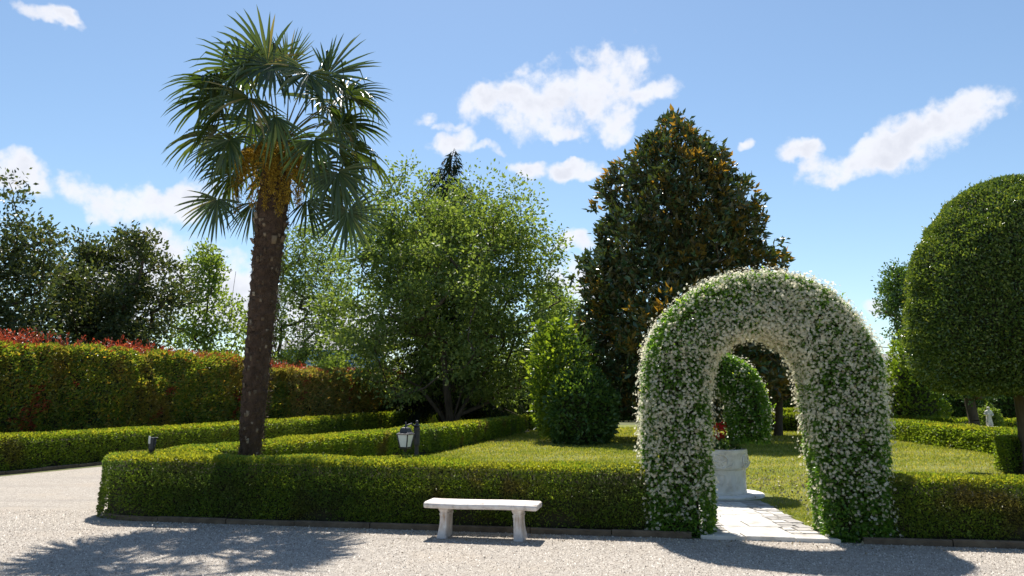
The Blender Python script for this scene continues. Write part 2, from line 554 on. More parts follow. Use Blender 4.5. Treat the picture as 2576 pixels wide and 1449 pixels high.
def shell(rng, C, U, W, hu, hv, corner, size_fn, cover, asp, caps=(True, True), skip_bottom=True):
    """points on the outside of a rounded-rectangle sweep: place, outward normal, leaf length"""
    Ps, Ns, Ls = [], [], []
    segl = np.linalg.norm(np.diff(C, axis=0), axis=1)
    mid = (C[:-1] + C[1:]) / 2
    Lm = size_fn(mid)
    hu_m, hv_m = (hu[:-1] + hu[1:]) / 2, (hv[:-1] + hv[1:]) / 2
    per = 4 * hv_m + (2 if skip_bottom else 4) * hu_m
    cnt = cover * segl * per / (.5 * asp * Lm ** 2)
    cnt = (cnt + rng.uniform(0, 1, len(cnt))).astype(int)
    si = np.repeat(np.arange(len(cnt)), cnt)
    f = rng.uniform(0, 1, len(si))[:, None]
    n = len(si)

    def ip(a):
        return a[si] * (1 - f) + a[si + 1] * f if a.ndim > 1 else a[si] * (1 - f[:, 0]) + a[si + 1] * f[:, 0]
    c, u, w, a, b = ip(C), nrm(ip(U)), nrm(ip(W)), ip(hu), ip(hv)
    q = rng.uniform(0, 1, n) * (4 * b + (2 if skip_bottom else 4) * a)
    x = np.zeros(n)
    y = np.zeros(n)
    nx = np.zeros(n)
    ny = np.zeros(n)
    m1 = q < 2 * b
    m2 = (q >= 2 * b) & (q < 4 * b)
    m3 = (q >= 4 * b) & (q < 4 * b + 2 * a)
    m4 = q >= 4 * b + 2 * a
    x[m1], y[m1], nx[m1] = -a[m1], q[m1] - b[m1], -1
    x[m2], y[m2], nx[m2] = a[m2], q[m2] - 3 * b[m2], 1
    x[m3], y[m3], ny[m3] = q[m3] - 4 * b[m3] - a[m3], b[m3], 1
    x[m4], y[m4], ny[m4] = q[m4] - 4 * b[m4] - 3 * a[m4], -b[m4], -1
    ex, ey = np.abs(x) - (a - corner), np.abs(y) - (b - corner)
    cm = (ex > 0) & (ey > 0) & ((y > 0) | (not skip_bottom))
    l = np.sqrt(ex ** 2 + ey ** 2) + 1e-9
    sx, sy = np.sign(x), np.sign(y)
    x = np.where(cm, sx * ((a - corner) + ex / l * corner), x)
    y = np.where(cm, sy * ((b - corner) + ey / l * corner), y)
    nx = np.where(cm, sx * ex / l, nx)
    ny = np.where(cm, sy * ey / l, ny)
    Ps.append(c + u * x[:, None] + w * y[:, None])
    Ns.append(u * nx[:, None] + w * ny[:, None])
    Ls.append(np.interp(np.arange(n), np.arange(n), Lm[si]))
    for e, on in ((0, caps[0]), (-1, caps[1])):
        if not on:
            continue
        T = nrm((C[1] - C[0]) if e == 0 else (C[-1] - C[-2])) * (-1 if e == 0 else 1)
        L0 = size_fn(C[e][None, :])[0]
        k = int(cover * 4 * hu[e] * hv[e] / (.5 * asp * L0 ** 2))
        x = rng.uniform(-1, 1, k) * hu[e]
        y = rng.uniform(-1, 1, k) * hv[e]
        Ps.append(C[e] + U[e] * x[:, None] + W[e] * y[:, None])
        Ns.append(np.tile(T, (k, 1)))
        Ls.append(np.full(k, L0))
    return np.vstack(Ps), np.vstack(Ns), np.concatenate(Ls)


def sweep_core(C, U, W, hu, hv, chamfer=0.12):
    n = len(C)
    V, F = [], []
    for i in range(n):
        a, b = hu[i], hv[i]
        k = chamfer
        for x, y in ((-a, -b), (a, -b), (a, b - k), (a - k, b), (-a + k, b), (-a, b - k)):
            V.append(C[i] + U[i] * x + W[i] * y)
    m = 6
    for i in range(n - 1):
        for k in range(m):
            k2 = (k + 1) % m
            F.append((i * m + k, i * m + k2, (i + 1) * m + k2, (i + 1) * m + k))
    F.append(tuple(range(m))[::-1])
    F.append(tuple((n - 1) * m + k for k in range(m)))
    return V, F


def lod(real, px=2.1):
    def fn(P):
        d = np.linalg.norm(P - CAM, axis=1)
        return np.maximum(real, d / 760.0 * px)
    return fn


def hedge(name, label, cat, pts, width,  leafL=.034, cover=2.1, mat='box', group=None, amp=.025, freq=3.0, seed=1, asp=.55,
          z0=0.0, px=2.3, core_in=.09, thin_base=.0, red=None, caps=(True, True), corner=.09, stems=False, up=.3, back=.6):
    """pts: (x, y, height). A clipped hedge: dark twiggy inside, a skin of small leaves, stems at the foot"""
    rng = np.random.default_rng(seed)
    p = resample(smooth_path(pts, 3), .25)
    C = np.stack([p[:, 0], p[:, 1], z0 + p[:, 2] / 2], 1)
    T = nrm(np.gradient(p[:, :2], axis=0))
    U = np.stack([T[:, 1], -T[:, 0], np.zeros(len(T))], 1)
    W = np.tile(np.array([0, 0, 1.0]), (len(T), 1))
    hu = np.full(len(p), width / 2)
    hv = p[:, 2] / 2
    hu = hu + .02 * fbm(C, 1.7, seed + 7)
    hv = hv + .009 * fbm(C, 1.2, seed + 8)
    root = empty(name, tuple(C[len(C) // 2] * np.array([1, 1, 0])), label, cat, group or {'box_hedge': 'clipped box hedges of the garden', 'photinia_hedge': 'photinia hedges on the left', 'laurel_hedge': 'dark tall hedges'}.get(name))
    P, N, L = shell(rng, C, U, W, hu, hv, corner, lod(leafL, px), cover, asp, caps)
    top = (P[:, 2] - z0)
    if back:                                   # the side turned away from the drive only needs a thin skin
        vd = nrm(CAM - P)
        hid = (np.sum(N * vd, 1) < -.12) & (np.abs(N[:, 2]) < .5) & (rng.uniform(size=len(P)) < back)
        P, N, L = P[~hid], N[~hid], L[~hid]
        top = P[:, 2] - z0
    P = P + N * (amp * fbm(P, freq, seed + 3) + amp * .6 * fbm(P, freq * 4, seed + 4))[:, None]
    P = P - N * (rng.exponential(.022, len(P)) * np.minimum(L / .034, 2.5) - .012)[:, None]
    if thin_base:
        nz = fbm(P * np.array([1, 1, .6]), 5.0, seed + 9)
        gone = (top < thin_base * (.7 + 1.2 * nz)) & (rng.uniform(size=len(P)) < .70)
        gone |= (top < thin_base * 2.4) & (nz > .34) & (rng.uniform(size=len(P)) < .45)
        P, N, L = P[~gone], N[~gone], L[~gone]
    # leaf skin, some leaves taking a second colour
    if red:
        foliage('foliage', rng, P, N, L, [M[mat], M['red']], root, asp=asp, up=up, tip_sel=red(P, rng))
    elif mat.startswith('box'):                # upward leaves coloured yellow, sunlight painted on the clipped top
        new = (N[:, 2] > .35) & (rng.uniform(size=len(P)) < np.clip(.55 + .5 * fbm(P, 2.0, seed + 12), .15, .9))  # picks the upward leaves that get the sunlit colour
        foliage('foliage', rng, P, N, L, [M[mat], M['box_top_lit']], root, asp=asp, up=up, tip_sel=new.astype(int))
    else:
        foliage('foliage', rng, P, N, L, M[mat], root, asp=asp, up=up)
    cv = sweep_core(C + np.array([0, 0, -.012]), U, W, np.maximum(hu - core_in, .05), np.maximum(hv - .062, .05))
    me = bpy.data.meshes.new('branch_core')
    me.from_pydata([tuple(v) for v in cv[0]], [], cv[1])
    me.materials.append(M['twig'])
    link('branch_core', me, root)
    if stems:
        b = MB()
        for i in range(int(len(p) * 2.2)):
            k = rng.integers(0, len(p) - 1)
            q = C[k] + (C[k + 1] - C[k]) * rng.uniform() + U[k] * rng.uniform(-.8, .8) * hu[k]
            q[2] = z0 - .01
            e = q + np.array([rng.normal() * .07, rng.normal() * .07, rng.uniform(.3, .45)])
            b.tube([q, (q + e) / 2 + rng.normal(size=3) * .015, e], [.009, .007, .004], 4, False)
        o = b.build('stems', M['bark'], root)
        o['kind'] = 'stuff'
    return root


def grow(trunks, clumps, rng, r_tip=.012, r_max=.3, up_pen=1.5):
    """branch skeleton: every leaf clump is joined to the nearest older limb; limbs thicken with what they carry"""
    nodes, par = [], []
    for tr in trunks:
        last = -1
        for q in tr:
            nodes.append(np.array(q, float))
            par.append(last)
            last = len(nodes) - 1
    base = nodes[0]
    order = np.argsort(np.linalg.norm((clumps - base) * np.array([1, 1, .8]), axis=1))
    tips = []
    for ci in order:
        c = clumps[ci]
        A = np.array(nodes)
        d = A - c
        dist = np.linalg.norm(d, axis=1) + up_pen * np.maximum(0, d[:, 2] + .15 * np.linalg.norm(d[:, :2], axis=1))
        j = int(np.argmin(dist))
        a = nodes[j]
        l = np.linalg.norm(c - a)
        m = a * .5 + c * .5 + np.array([0, 0, -.08 * l]) + rng.normal(size=3) * .05 * l
        nodes.append(m)
        par.append(j)
        nodes.append(c)
        par.append(len(nodes) - 2)
        tips.append(len(nodes) - 1)
    w = np.zeros(len(nodes))
    for t in tips:
        w[t] += 1
    for i in range(len(nodes) - 1, -1, -1):
        if par[i] >= 0:
            w[par[i]] += w[i]
    rad = np.minimum(r_tip * np.maximum(w, 1) ** .5, r_max)
    return nodes, par, rad


def limbs_mesh(b, nodes, par, rad, base_flare=1.25):
    for i, q in enumerate(nodes):
        j = par[i]
        if j < 0:
            continue
        r1 = min(rad[j], rad[i] * 1.5)
        if par[j] < 0:
            r1 = rad[j] * base_flare
        b.tube([nodes[j], q], [r1, rad[i]], 7 if rad[i] > .05 else 4, False)


def tree(name, label, base, trunks, clumps, rc, per, leafL, mat, seed, group=None, cat='tree', bark='bark', r_tip=.012, r_max=.3,
         asp=.55, squash=.7, droop=0.0, up=0.1, sel=None, parts=None, thin=None):
    rng = np.random.default_rng(seed)
    root = empty(name, tuple(base), label, cat, group)
    nodes, par, rad = grow(trunks, clumps, rng, r_tip, r_max)
    b = MB()
    limbs_mesh(b, nodes, par, rad)
    b.build('trunk', M[bark], root, True)
    n = len(clumps)
    ci = np.repeat(np.arange(n), per)
    off = rng.normal(size=(len(ci), 3)) * np.array([1, 1, squash])
    off = nrm(off) * (rng.uniform(0, 1, (len(ci), 1)) ** .5) * 1.6
    sc = (rc * rng.uniform(.55, 1.35, n))[ci][:, None]
    P = clumps[ci] + off * sc
    cen = clumps.mean(0)
    N = nrm(nrm(off) * .8 + nrm(P - cen) * .5 + np.array([0, 0, -droop]))
    mats = M[mat] if not isinstance(mat, (list, tuple)) else [M[x] for x in mat]
    foliage('crown', rng, P, N, leafL, mats, root, asp=asp, up=up, tip_sel=None if sel is None else sel(P, rng))
    return root


def crown_points(rng, n, cx, cy, z0, z1, rfun, seed, gap=-.25, shell_pow=.45, freq=.7, ymul=1.0):
    """clump centres inside a lumpy envelope rfun(t), t = 0 at the foot of the crown, 1 at its top"""
    out = []
    while sum(len(o) for o in out) < n:
        t = rng.uniform(0, 1, 4000)
        r = rfun(t)
        keep = rng.uniform(0, r.max(), 4000) < r
        t, r = t[keep], r[keep]
        a = rng.uniform(0, 2 * pi, len(t))
        q = rng.uniform(0, 1, len(t)) ** shell_pow
        lump = 1 + .16 * np.sin(a * 3 + t * 9 + seed) + .12 * np.sin(a * 5 - t * 14 + seed * 2)
        P = np.stack([cx + np.cos(a) * r * q * lump, cy + np.sin(a) * r * q * lump * ymul, z0 + t * (z1 - z0)], 1)
        P = P[fbm(P, freq, seed + 20) > gap]
        out.append(P)
    return np.vstack(out)[:n]


# ------------------------------------------------------------------ the ground
def front_y(x):
    """kerb line along the drive: it runs slightly towards the viewer on the right"""
    return 9.93 - .18 * x


def sheet(name, pts, z, mat, kind='structure'):
    me = bpy.data.meshes.new(name)
    me.from_pydata([(x, y, z) for x, y in pts], [], [tuple(range(len(pts)))])
    me.materials.append(mat)
    o = link(name, me)
    o['kind'] = kind
    return o


def ground_mats():
    m, B = new_mat('soil')
    tc = B.n('ShaderNodeTexCoord')
    nz = B.noise(tc.outputs['Object'], .35, 6, .65)
    c = B.ramp(nz.outputs['Fac'], [(.3, (.05, .062, .018)), (.6, (.10, .105, .03)), (.8, (.13, .11, .05))])
    p = B.n('ShaderNodeBsdfPrincipled')
    B.put(p.inputs['Base Color'], c)
    p.inputs['Roughness'].default_value = .95
    M['soil'] = finish(m, B, p.outputs[0])
    # pale limestone gravel: every chip has its own tone, trodden bands are finer and dustier
    m, B = new_mat('gravel_sheet')
    tc = B.n('ShaderNodeTexCoord')
    v = B.n('ShaderNodeTexVoronoi')
    B.put(v.inputs['Vector'], tc.outputs['Object'])
    v.inputs['Scale'].default_value = 48
    v2 = B.n('ShaderNodeTexVoronoi')
    B.put(v2.inputs['Vector'], tc.outputs['Object'])
    v2.inputs['Scale'].default_value = 110
    g = B.n('ShaderNodeSeparateColor')
    B.put(g.inputs[0], v.outputs['Color'])
    c = B.ramp(g.outputs[0], [(0, (.20, .172, .145)), (.4, (.35, .305, .255)), (.8, (.455, .405, .345)), (1, (.59, .535, .465))])
    g2 = B.n('ShaderNodeSeparateColor')
    B.put(g2.inputs[0], v2.outputs['Color'])
    c = B.mix(.4, c, B.ramp(g2.outputs[1], [(0, (.21, .19, .17)), (1, (.48, .445, .40))]))
    nz = B.noise(tc.outputs['Object'], .8, 5, .6)
    c = B.mix(B.math('MULTIPLY', B.smooth(nz.outputs['Fac'], .48, .7), .45), c, (.40, .335, .265))
    mp = B.n('ShaderNodeMapping')                 # wheel tracks pressed along the drive
    B.put(mp.inputs[0], tc.outputs['Object'])
    mp.inputs['Rotation'].default_value = (0, 0, .178)
    mp.inputs['Scale'].default_value = (.10, 1.1, 1)
    tk = B.noise(mp.outputs[0], 1.6, 4, .55)
    c = B.mix(B.math('MULTIPLY', B.smooth(tk.outputs['Fac'], .50, .66), .40), c, (.26, .235, .21))
    b = B.n('ShaderNodeBump')
    b.inputs['Strength'].default_value = .9
    b.inputs['Distance'].default_value = .012
    B.put(b.inputs['Height'], B.math('ADD', B.math('MULTIPLY', v.outputs['Distance'], -1.0), B.math('MULTIPLY', v2.outputs['Distance'], -.5)))
    p = B.n('ShaderNodeBsdfPrincipled')
    B.put(p.inputs['Base Color'], c)
    p.inputs['Roughness'].default_value = .9
    p.inputs['Specular IOR Level'].default_value = .25
    B.put(p.inputs['Normal'], b.outputs[0])
    M['gravel_sheet'] = finish(m, B, p.outputs[0])
    # mown lawn, greener where damp, straw-coloured where worn
    m, B = new_mat('lawn_turf')
    tc = B.n('ShaderNodeTexCoord')
    n1 = B.noise(tc.outputs['Object'], .45, 5, .6)
    n2 = B.noise(tc.outputs['Object'], 9, 6, .7)
    n3 = B.noise(tc.outputs['Object'], 60, 3, .7)
    c = B.ramp(n1.outputs['Fac'], [(.34, (.17, .24, .045)), (.5, (.28, .29, .066)), (.64, (.40, .335, .14))])
    c = B.mix(.5, c, B.ramp(n2.outputs['Fac'], [(.3, (.07, .11, .022)), (.55, (.16, .19, .04)), (.75, (.27, .25, .09))]))
    c = B.mix(.35, c, B.ramp(n3.outputs['Fac'], [(.3, (.05, .07, .015)), (.7, (.26, .27, .08))]))
    b = B.n('ShaderNodeBump')
    b.inputs['Strength'].default_value = .8
    b.inputs['Distance'].default_value = .05
    B.put(b.inputs['Height'], n3.outputs['Fac'])
    p = B.n('ShaderNodeBsdfPrincipled')
    B.put(p.inputs['Base Color'], c)
    p.inputs['Roughness'].default_value = .9
    p.inputs['Specular IOR Level'].default_value = .15
    B.put(p.inputs['Normal'], b.outputs[0])
    M['lawn_turf'] = finish(m, B, p.outputs[0])


ground_mats()
M['soil_bed'] = solid_mat('soil_bed', (.022, .018, .012), (.055, .042, .028), 14, .95, .6, 50)
M['kerb'] = solid_mat('kerb_concrete', (.075, .055, .038), (.17, .13, .09), 7, .95, .6, 60)
M['stone'] = solid_mat('paving_stone', (.36, .335, .30), (.56, .53, .49), 5, .85, .5, 45, c3=(.62, .60, .56))
M['stone2'] = solid_mat('paving_stone_grey', (.26, .245, .225), (.46, .43, .40), 5, .85, .5, 45)
M['white_stone'] = solid_mat('white_stone', (.50, .46, .40), (.72, .69, .64), 4, .8, .35, 40, c3=(.78, .76, .73))

# one ground under everything, the gravel drive and the lawn lie a few millimetres above it
g = sheet('ground', [(-900, -200), (900, -200), (900, 1600), (-900, 1600)], -.012, M['soil'])
drive = [(-40, -30), (40, -30), (40, front_y(40) + 12), (11, front_y(11) + .25), (-4.6, front_y(-4.6) + .25), (-5.35, 11.3), (-5.3, 12.2), (-4.75, 14.4), (-2.6, 23.3), (.9, 41), (6, 60),
         (-5.5, 60), (-8.9, 30), (-10.35, 20), (-12.2, 14.4), (-40, 2)]
sheet('gravel_drive', drive, -.004, M['gravel_sheet'])
lawn = [(1.7, front_y(1.7) + .9), (-4.5, 11.3), (-5.1, 12.2), (-4.9, 14.4), (-2.8, 23.3), (.9, 41), (3, 52), (45, 62), (60, 20), (30, front_y(30) + 4), (11, front_y(11) + .75)]
sheet('lawn', lawn, .004, M['lawn_turf'])
# bare earth under the front hedge and at the foot of the left hedges
bed = [(11, front_y(11) + .06), (1.8, front_y(1.8) + .06), (-4.6, front_y(-4.6) + .06), (-5.6, 11.1), (-6.0, 11.6), (-5.9, 12.4), (-5.2, 14.5), (-3.3, 23.4), (.3, 41), (.9, 41), (-2.7, 23.3), (-4.75, 14.4), (-5.0, 12.0), (-4.4, front_y(-4.4) + .95), (1.7, front_y(1.7) + .95), (11, front_y(11) + .95)]
sheet('planting_bed', bed, .010, M['soil_bed'])
bed2 = [(-13.0, 13.4), (-10.95, 19.6), (-9.35, 29.5), (-5.9, 56), (-11, 60), (-15.5, 30), (-20, 13)]
sheet('hedge_bed', bed2, .010, M['soil_bed'])


def scatter_gravel():
    rng = np.random.default_rng(3)
    n = 90000
    y = 6.4 + (rng.uniform(size=n) ** .8) * 5.6
    x = rng.uniform(-1, 1, n) * (y * .70 + .2)
    ok = (y < front_y(x) + .02) | (x < -5.75)
    ok &= ~((y > 10.9) & (x > -6.2))
    x, y = x[ok], y[ok]
    n = len(x)
    s = .0062 * np.exp(rng.normal(size=n) * .35)
    a = rng.uniform(0, 2 * pi, n)
    V = np.zeros((n, 5, 3))
    for k in range(4):
        rr = s * rng.uniform(.7, 1.3, n)
        V[:, k, 0] = x + rr * np.cos(a + k * pi / 2)
        V[:, k, 1] = y + rr * np.sin(a + k * pi / 2)
        V[:, k, 2] = -.005
    V[:, 4, 0] = x + s * rng.normal(size=n) * .4
    V[:, 4, 1] = y + s * rng.normal(size=n) * .4
    V[:, 4, 2] = s * rng.uniform(.5, 1.1, n)
    b = np.arange(n)[:, None] * 5
    F = np.concatenate([b + np.array([[k, (k + 1) % 4, 4]]) for k in range(4)], 1).reshape(-1, 3)
    mat = attr_mat('gravel_chip', [(0, (.18, .153, .13)), (.35, (.33, .288, .243)), (.75, (.465, .415, .355)), (1, (.69, .635, .565))], .85)
    me = mesh_np('gravel', V.reshape(-1, 3), F, mat, {'rnd': np.repeat(rng.uniform(size=n), 4)})
    o = link('gravel', me)
    o['kind'] = 'stuff'
    # leaf litter and dry petals blown onto the drive
    n = 1000
    x = rng.uniform(-5, 6.3, n)
    y = front_y(x) - rng.exponential(.35, n) - .03
    P = np.stack([x, y, np.full(n, .004)], 1)
    N = np.tile(np.array([0, 0, 1.0]), (n, 1))
    Vv, Ff = leaves(rng, P, N, .028, asp=.5, up=0, out=0.05, jit=1)
    Vv[:, 2] = np.clip(Vv[:, 2], .003, .02)
    mat = attr_mat('dry_leaf', [(0, (.09, .06, .03)), (.6, (.25, .19, .10)), (1, (.6, .56, .45))], .8)
    o = link('fallen_leaves', mesh_np('fallen_leaves', Vv, Ff, mat, {'rnd': np.repeat(rng.uniform(size=n), 2)}))
    o['kind'] = 'stuff'


scatter_gravel()


def in_poly(x, y, poly):
    c = np.zeros(len(x), bool)
    j = len(poly) - 1
    for i in range(len(poly)):
        xi, yi = poly[i]
        xj, yj = poly[j]
        c ^= ((yi > y) != (yj > y)) & (x < (xj - xi) * (y - yi) / (yj - yi + 1e-12) + xi)
        j = i
    return c


PATH_L, PATH_R = [(2.30, front_y(2.3) + .02), (2.75, 12.9)], [(3.83, front_y(3.83) + .02), (4.12, 12.9)]


def path_edge(y):
    t = (y - 9.4) / 3.5
    return 2.30 + .42 * t, 3.80 + .32 * t


def scatter_grass():
    rng = np.random.default_rng(11)
    n = 900000
    d = 10.3 * (4.6 ** rng.uniform(size=n))
    x = rng.uniform(-.62, .72, n) * d
    y = d
    ok = in_poly(x, y, lawn)
    l, r = path_edge(y)
    wob = .05 * np.sin(y * 9) + .04 * np.sin(y * 23)
    ok &= ~((x > l - .02) & (x < r + .03 + wob) & (y < 13.2))
    ok &= (x - 3.6) ** 2 + (y - 13.85) ** 2 > .98 ** 2
    P0 = np.stack([x, y, np.zeros(n)], 1)
    patch = fbm(P0, 1.1, 5)
    ok &= rng.uniform(size=n) < np.clip(.75 + .5 * patch, .25, 1) * .42
    x, y, d, patch = x[ok], y[ok], d[ok], patch[ok]
    n = len(x)
    h = np.maximum(.034, d * .0022) * rng.uniform(.6, 1.35, n)
    w = np.maximum(.007, d / 760 * .55)
    a = rng.uniform(0, 2 * pi, n)
    ca, sa = np.cos(a), np.sin(a)
    lean = rng.normal(size=(n, 2)) * h[:, None] * .55
    V = np.zeros((n, 3, 3))
    V[:, 0] = np.stack([x - ca * w, y - sa * w, np.zeros(n)], 1)
    V[:, 1] = np.stack([x + ca * w, y + sa * w, np.zeros(n)], 1)
    V[:, 2] = np.stack([x + lean[:, 0], y + lean[:, 1], h], 1)
    F = np.arange(n * 3).reshape(-1, 3)
    p2 = fbm(np.stack([x, y, 0 * x], 1), 4.5, 6)
    r = np.clip(rng.beta(2, 2, n) - .26 * patch - .20 * p2 + .02, 0, 1)
    o = link('grass', mesh_np('grass', V.reshape(-1, 3), F, M['grass'], {'rnd': r}))
    o['kind'] = 'stuff'
    # straw, fallen magnolia leaves and jasmine petals on the lawn behind the arch
    n = 700
    x = rng.normal(5.0, 1.6, n)
    y = rng.normal(15.6, 1.7, n)
    ok = (y > 11.5) & (x > 4.0)
    x, y = x[ok], y[ok]
    n = len(x)
    P = np.stack([x, y, np.full(n, .03)], 1)
    Vv, Ff = leaves(rng, P, np.tile(np.array([0, 0, 1.0]), (n, 1)), .06, asp=.5, up=.1, out=.1, jit=1)
    mat = attr_mat('straw', [(0, (.20, .14, .07)), (.6, (.38, .31, .20)), (1, (.66, .62, .54))], .8)
    o = link('lawn_litter', mesh_np('lawn_litter', Vv, Ff, mat, {'rnd': np.repeat(rng.uniform(size=n), 2)}))
    o['kind'] = 'stuff'


scatter_grass()


# ------------------------------------------------------------------ kerbs
def kerb(name, pts, step, w, h, gap=None):
    root = bpy.data.objects.new(name, None)
    root.empty_display_size = .2
    root.location = (pts[len(pts) // 2][0], pts[len(pts) // 2][1], 0)
    col.objects.link(root)
    root['kind'] = 'structure'
    p = resample(smooth_path([(x, y, 0) for x, y in pts], 3), .05)
    d = np.r_[0, np.cumsum(np.linalg.norm(np.diff(p[:, :2], axis=0), axis=1))]
    rr = random.Random(4)
    s = 0.0
    while s < d[-1] - .1:
        e = min(d[-1], s + step * rr.uniform(.92, 1.08))
        k = 4
        ss = np.linspace(s + .006, e - .006, k)
        q = np.stack([np.interp(ss, d, p[:, 0]), np.interp(ss, d, p[:, 1])], 1)
        t = nrm(np.gradient(q, axis=0))
        u = np.stack([-t[:, 1], t[:, 0]], 1)
        mid = q.mean(0)
        s = e
        if gap and gap(mid):
            continue
        hh = h + rr.uniform(-.008, .008)
        o_ = rr.uniform(-.006, .006)
        vs, fs = [], []
        for i in range(k):
            for a, z in ((0, -.05), (0, hh - .014), (.014, hh), (w - .014, hh), (w, hh - .014), (w, -.05)):
                vs.append((q[i][0] + u[i][0] * (a + o_), q[i][1] + u[i][1] * (a + o_), z))
        for i in range(k - 1):
            for j in range(6):
                j2 = (j + 1) % 6
                fs.append((i * 6 + j, (i + 1) * 6 + j, (i + 1) * 6 + j2, i * 6 + j2))
        fs.append(tuple(range(6)))
        fs.append(tuple((k - 1) * 6 + j for j in reversed(range(6))))
        me = bpy.data.meshes.new('kerb_stone')
        me.from_pydata(vs, [], fs)
        me.materials.append(M['kerb'])
        link('kerb_stone', me, root)
    return root


kerb('kerb', [(10.6, front_y(10.6)), (1.8, front_y(1.8)), (-3.2, front_y(-3.2)), (-4.7, front_y(-4.7) + .02), (-5.55, 10.95), (-6.05, 11.45), (-6.0, 12.2), (-5.35, 14.5), (-4.3, 19)][::-1], 1.0, .075, .07,
     gap=lambda m: 2.28 < m[0] < 3.86 and m[1] < 10.5)
kerb('left_kerb', [(-12.9, 14.0), (-10.72, 19.6), (-9.1, 29.5), (-7.6, 40)], 1.0, .10, .07)


# ------------------------------------------------------------------ paved path to the well
def paved_path():
    root = bpy.data.objects.new('garden_path', None)
    root.location = (3.2, 11.2, 0)
    col.objects.link(root)
    root['kind'] = 'structure'
    base = bpy.data.meshes.new('mortar_bed')
    y0, y1 = 9.36, 13.0
    ring = []
    for k in range(9):
        y = y0 + (y1 - y0) * k / 8
        ring.append((path_edge(y)[1] + .02 * sin(k * 2.3), max(y, front_y(path_edge(y)[1]) + .02)))
    left = []
    for k in range(9):
        y = y1 + (9.52 - y1) * k / 8
        left.append((path_edge(y)[0], y))
    pts = ring + left
    base.from_pydata([(x, y, .012) for x, y in pts], [], [tuple(range(len(pts)))])
    base.materials.append(solid_mat('mortar', (.22, .20, .165), (.38, .35, .31), 12, .95, .5, 60))
    link('mortar_bed', base, root)
    rr = random.Random(8)

    def stone(poly, z, mat, name='paving_stone'):
        cx, cy = sum(p[0] for p in poly) / len(poly), sum(p[1] for p in poly) / len(poly)
        n = len(poly)
        v = [(x, y, -.02) for x, y in poly] + [(x, y, z - .006) for x, y in poly] + [(cx + (x - cx) * .965, cy + (y - cy) * .965, z) for x, y in poly]
        f = [tuple(2 * n + k for k in range(n))]
        for k in range(n):
            k2 = (k + 1) % n
            f += [(k, k2, n + k2, n + k), (n + k, n + k2, 2 * n + k2, 2 * n + k)]
        me = bpy.data.meshes.new(name)
        me.from_pydata(v, [], f)
        me.materials.append(M[mat])
        link(name, me, root)
    # threshold: long pale slabs in line with the kerb
    xs = [2.28, 2.80, 3.36, 3.86]
    for a, b in zip(xs[:-1], xs[1:]):
        g_ = .006
        stone([(a + g_, front_y(a) + .0), (b - g_, front_y(b) + .0), (b - g_, front_y(b) + .26), (a + g_, front_y(a) + .26)], .045 + rr.uniform(-.004, .004), 'stone')
    # big slabs down the middle, broken stones along both edges
    y = 9.72
    row = 0
    while y < 12.75:
        h = rr.uniform(.42, .62)
        l, r = path_edge(y + h / 2)
        c0, c1 = l + .36, r - .38
        tilt = -.18
        sh = lambda x, yy: (x, yy + tilt * (x - 3.1))
        g_ = .008
        if row % 2:
            m_ = c0 + (c1 - c0) * rr.uniform(.35, .65)
            cells = [(c0, m_), (m_, c1)]
        else:
            cells = [(c0, c1)]
        for a, b in cells:
            j = lambda: rr.uniform(-.008, .008)
            stone([sh(a + g_ + j(), y + g_), sh(b - g_ + j(), y + g_ + j()), sh(b - g_ + j(), y + h - g_), sh(a + g_ + j(), y + h - g_ + j())], .024 + rr.uniform(-.004, .006), 'stone')
        for (e0, e1) in ((l, c0), (c1, r)):
            yy = y
            while yy < y + h - .05:
                k = rr.uniform(.14, .26)
                k = min(k, y + h - yy)
                m_ = e0 + (e1 - e0) * rr.uniform(.35, .65)
                for a, b in ((e0, m_), (m_, e1)):
                    q = lambda: rr.uniform(-.022, .022)
                    pts = [sh(a + .016 + q(), yy + .012), sh((a + b) / 2, yy + .008 + abs(q())), sh(b - .016 + q(), yy + .014), sh(b - .012, yy + k * .5), sh(b - .016 + q(), yy + k - .012), sh(a + .014 + q(), yy + k - .010 + q() * .4)]
                    stone(pts, .022 + rr.uniform(-.005, .007), rr.choice(['stone', 'stone2', 'stone2']))
                yy += k
        y += h
        row += 1


paved_path()


# ------------------------------------------------------------------ clipped box hedges
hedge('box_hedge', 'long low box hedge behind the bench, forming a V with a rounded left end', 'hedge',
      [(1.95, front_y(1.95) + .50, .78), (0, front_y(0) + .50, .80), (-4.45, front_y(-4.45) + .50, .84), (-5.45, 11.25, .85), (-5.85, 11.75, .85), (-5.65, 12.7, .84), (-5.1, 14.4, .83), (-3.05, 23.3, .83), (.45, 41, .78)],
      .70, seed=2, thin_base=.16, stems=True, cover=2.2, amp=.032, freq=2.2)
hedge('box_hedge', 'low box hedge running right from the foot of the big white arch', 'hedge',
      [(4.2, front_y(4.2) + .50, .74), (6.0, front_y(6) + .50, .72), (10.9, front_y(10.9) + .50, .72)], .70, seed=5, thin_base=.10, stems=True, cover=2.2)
hedge('box_hedge', 'long low box hedge at the foot of the tall red tipped hedges', 'hedge',
      [(-14.3, 12.4, .84), (-11.35, 19.0, .84), (-9.6, 29.5, .84), (-6.2, 52, .95), (-4.8, 60, 1.1)], .72, mat='box_far', seed=6, cover=2.0, px=2.2, thin_base=.08)
hedge('box_hedge', 'low shaded box hedge behind the dark round bush, at the far end of the lawn', 'hedge',
      [(.75, 43, .80), (6.5, 52, .85)], .8, mat='box_far', seed=8, px=2.4)
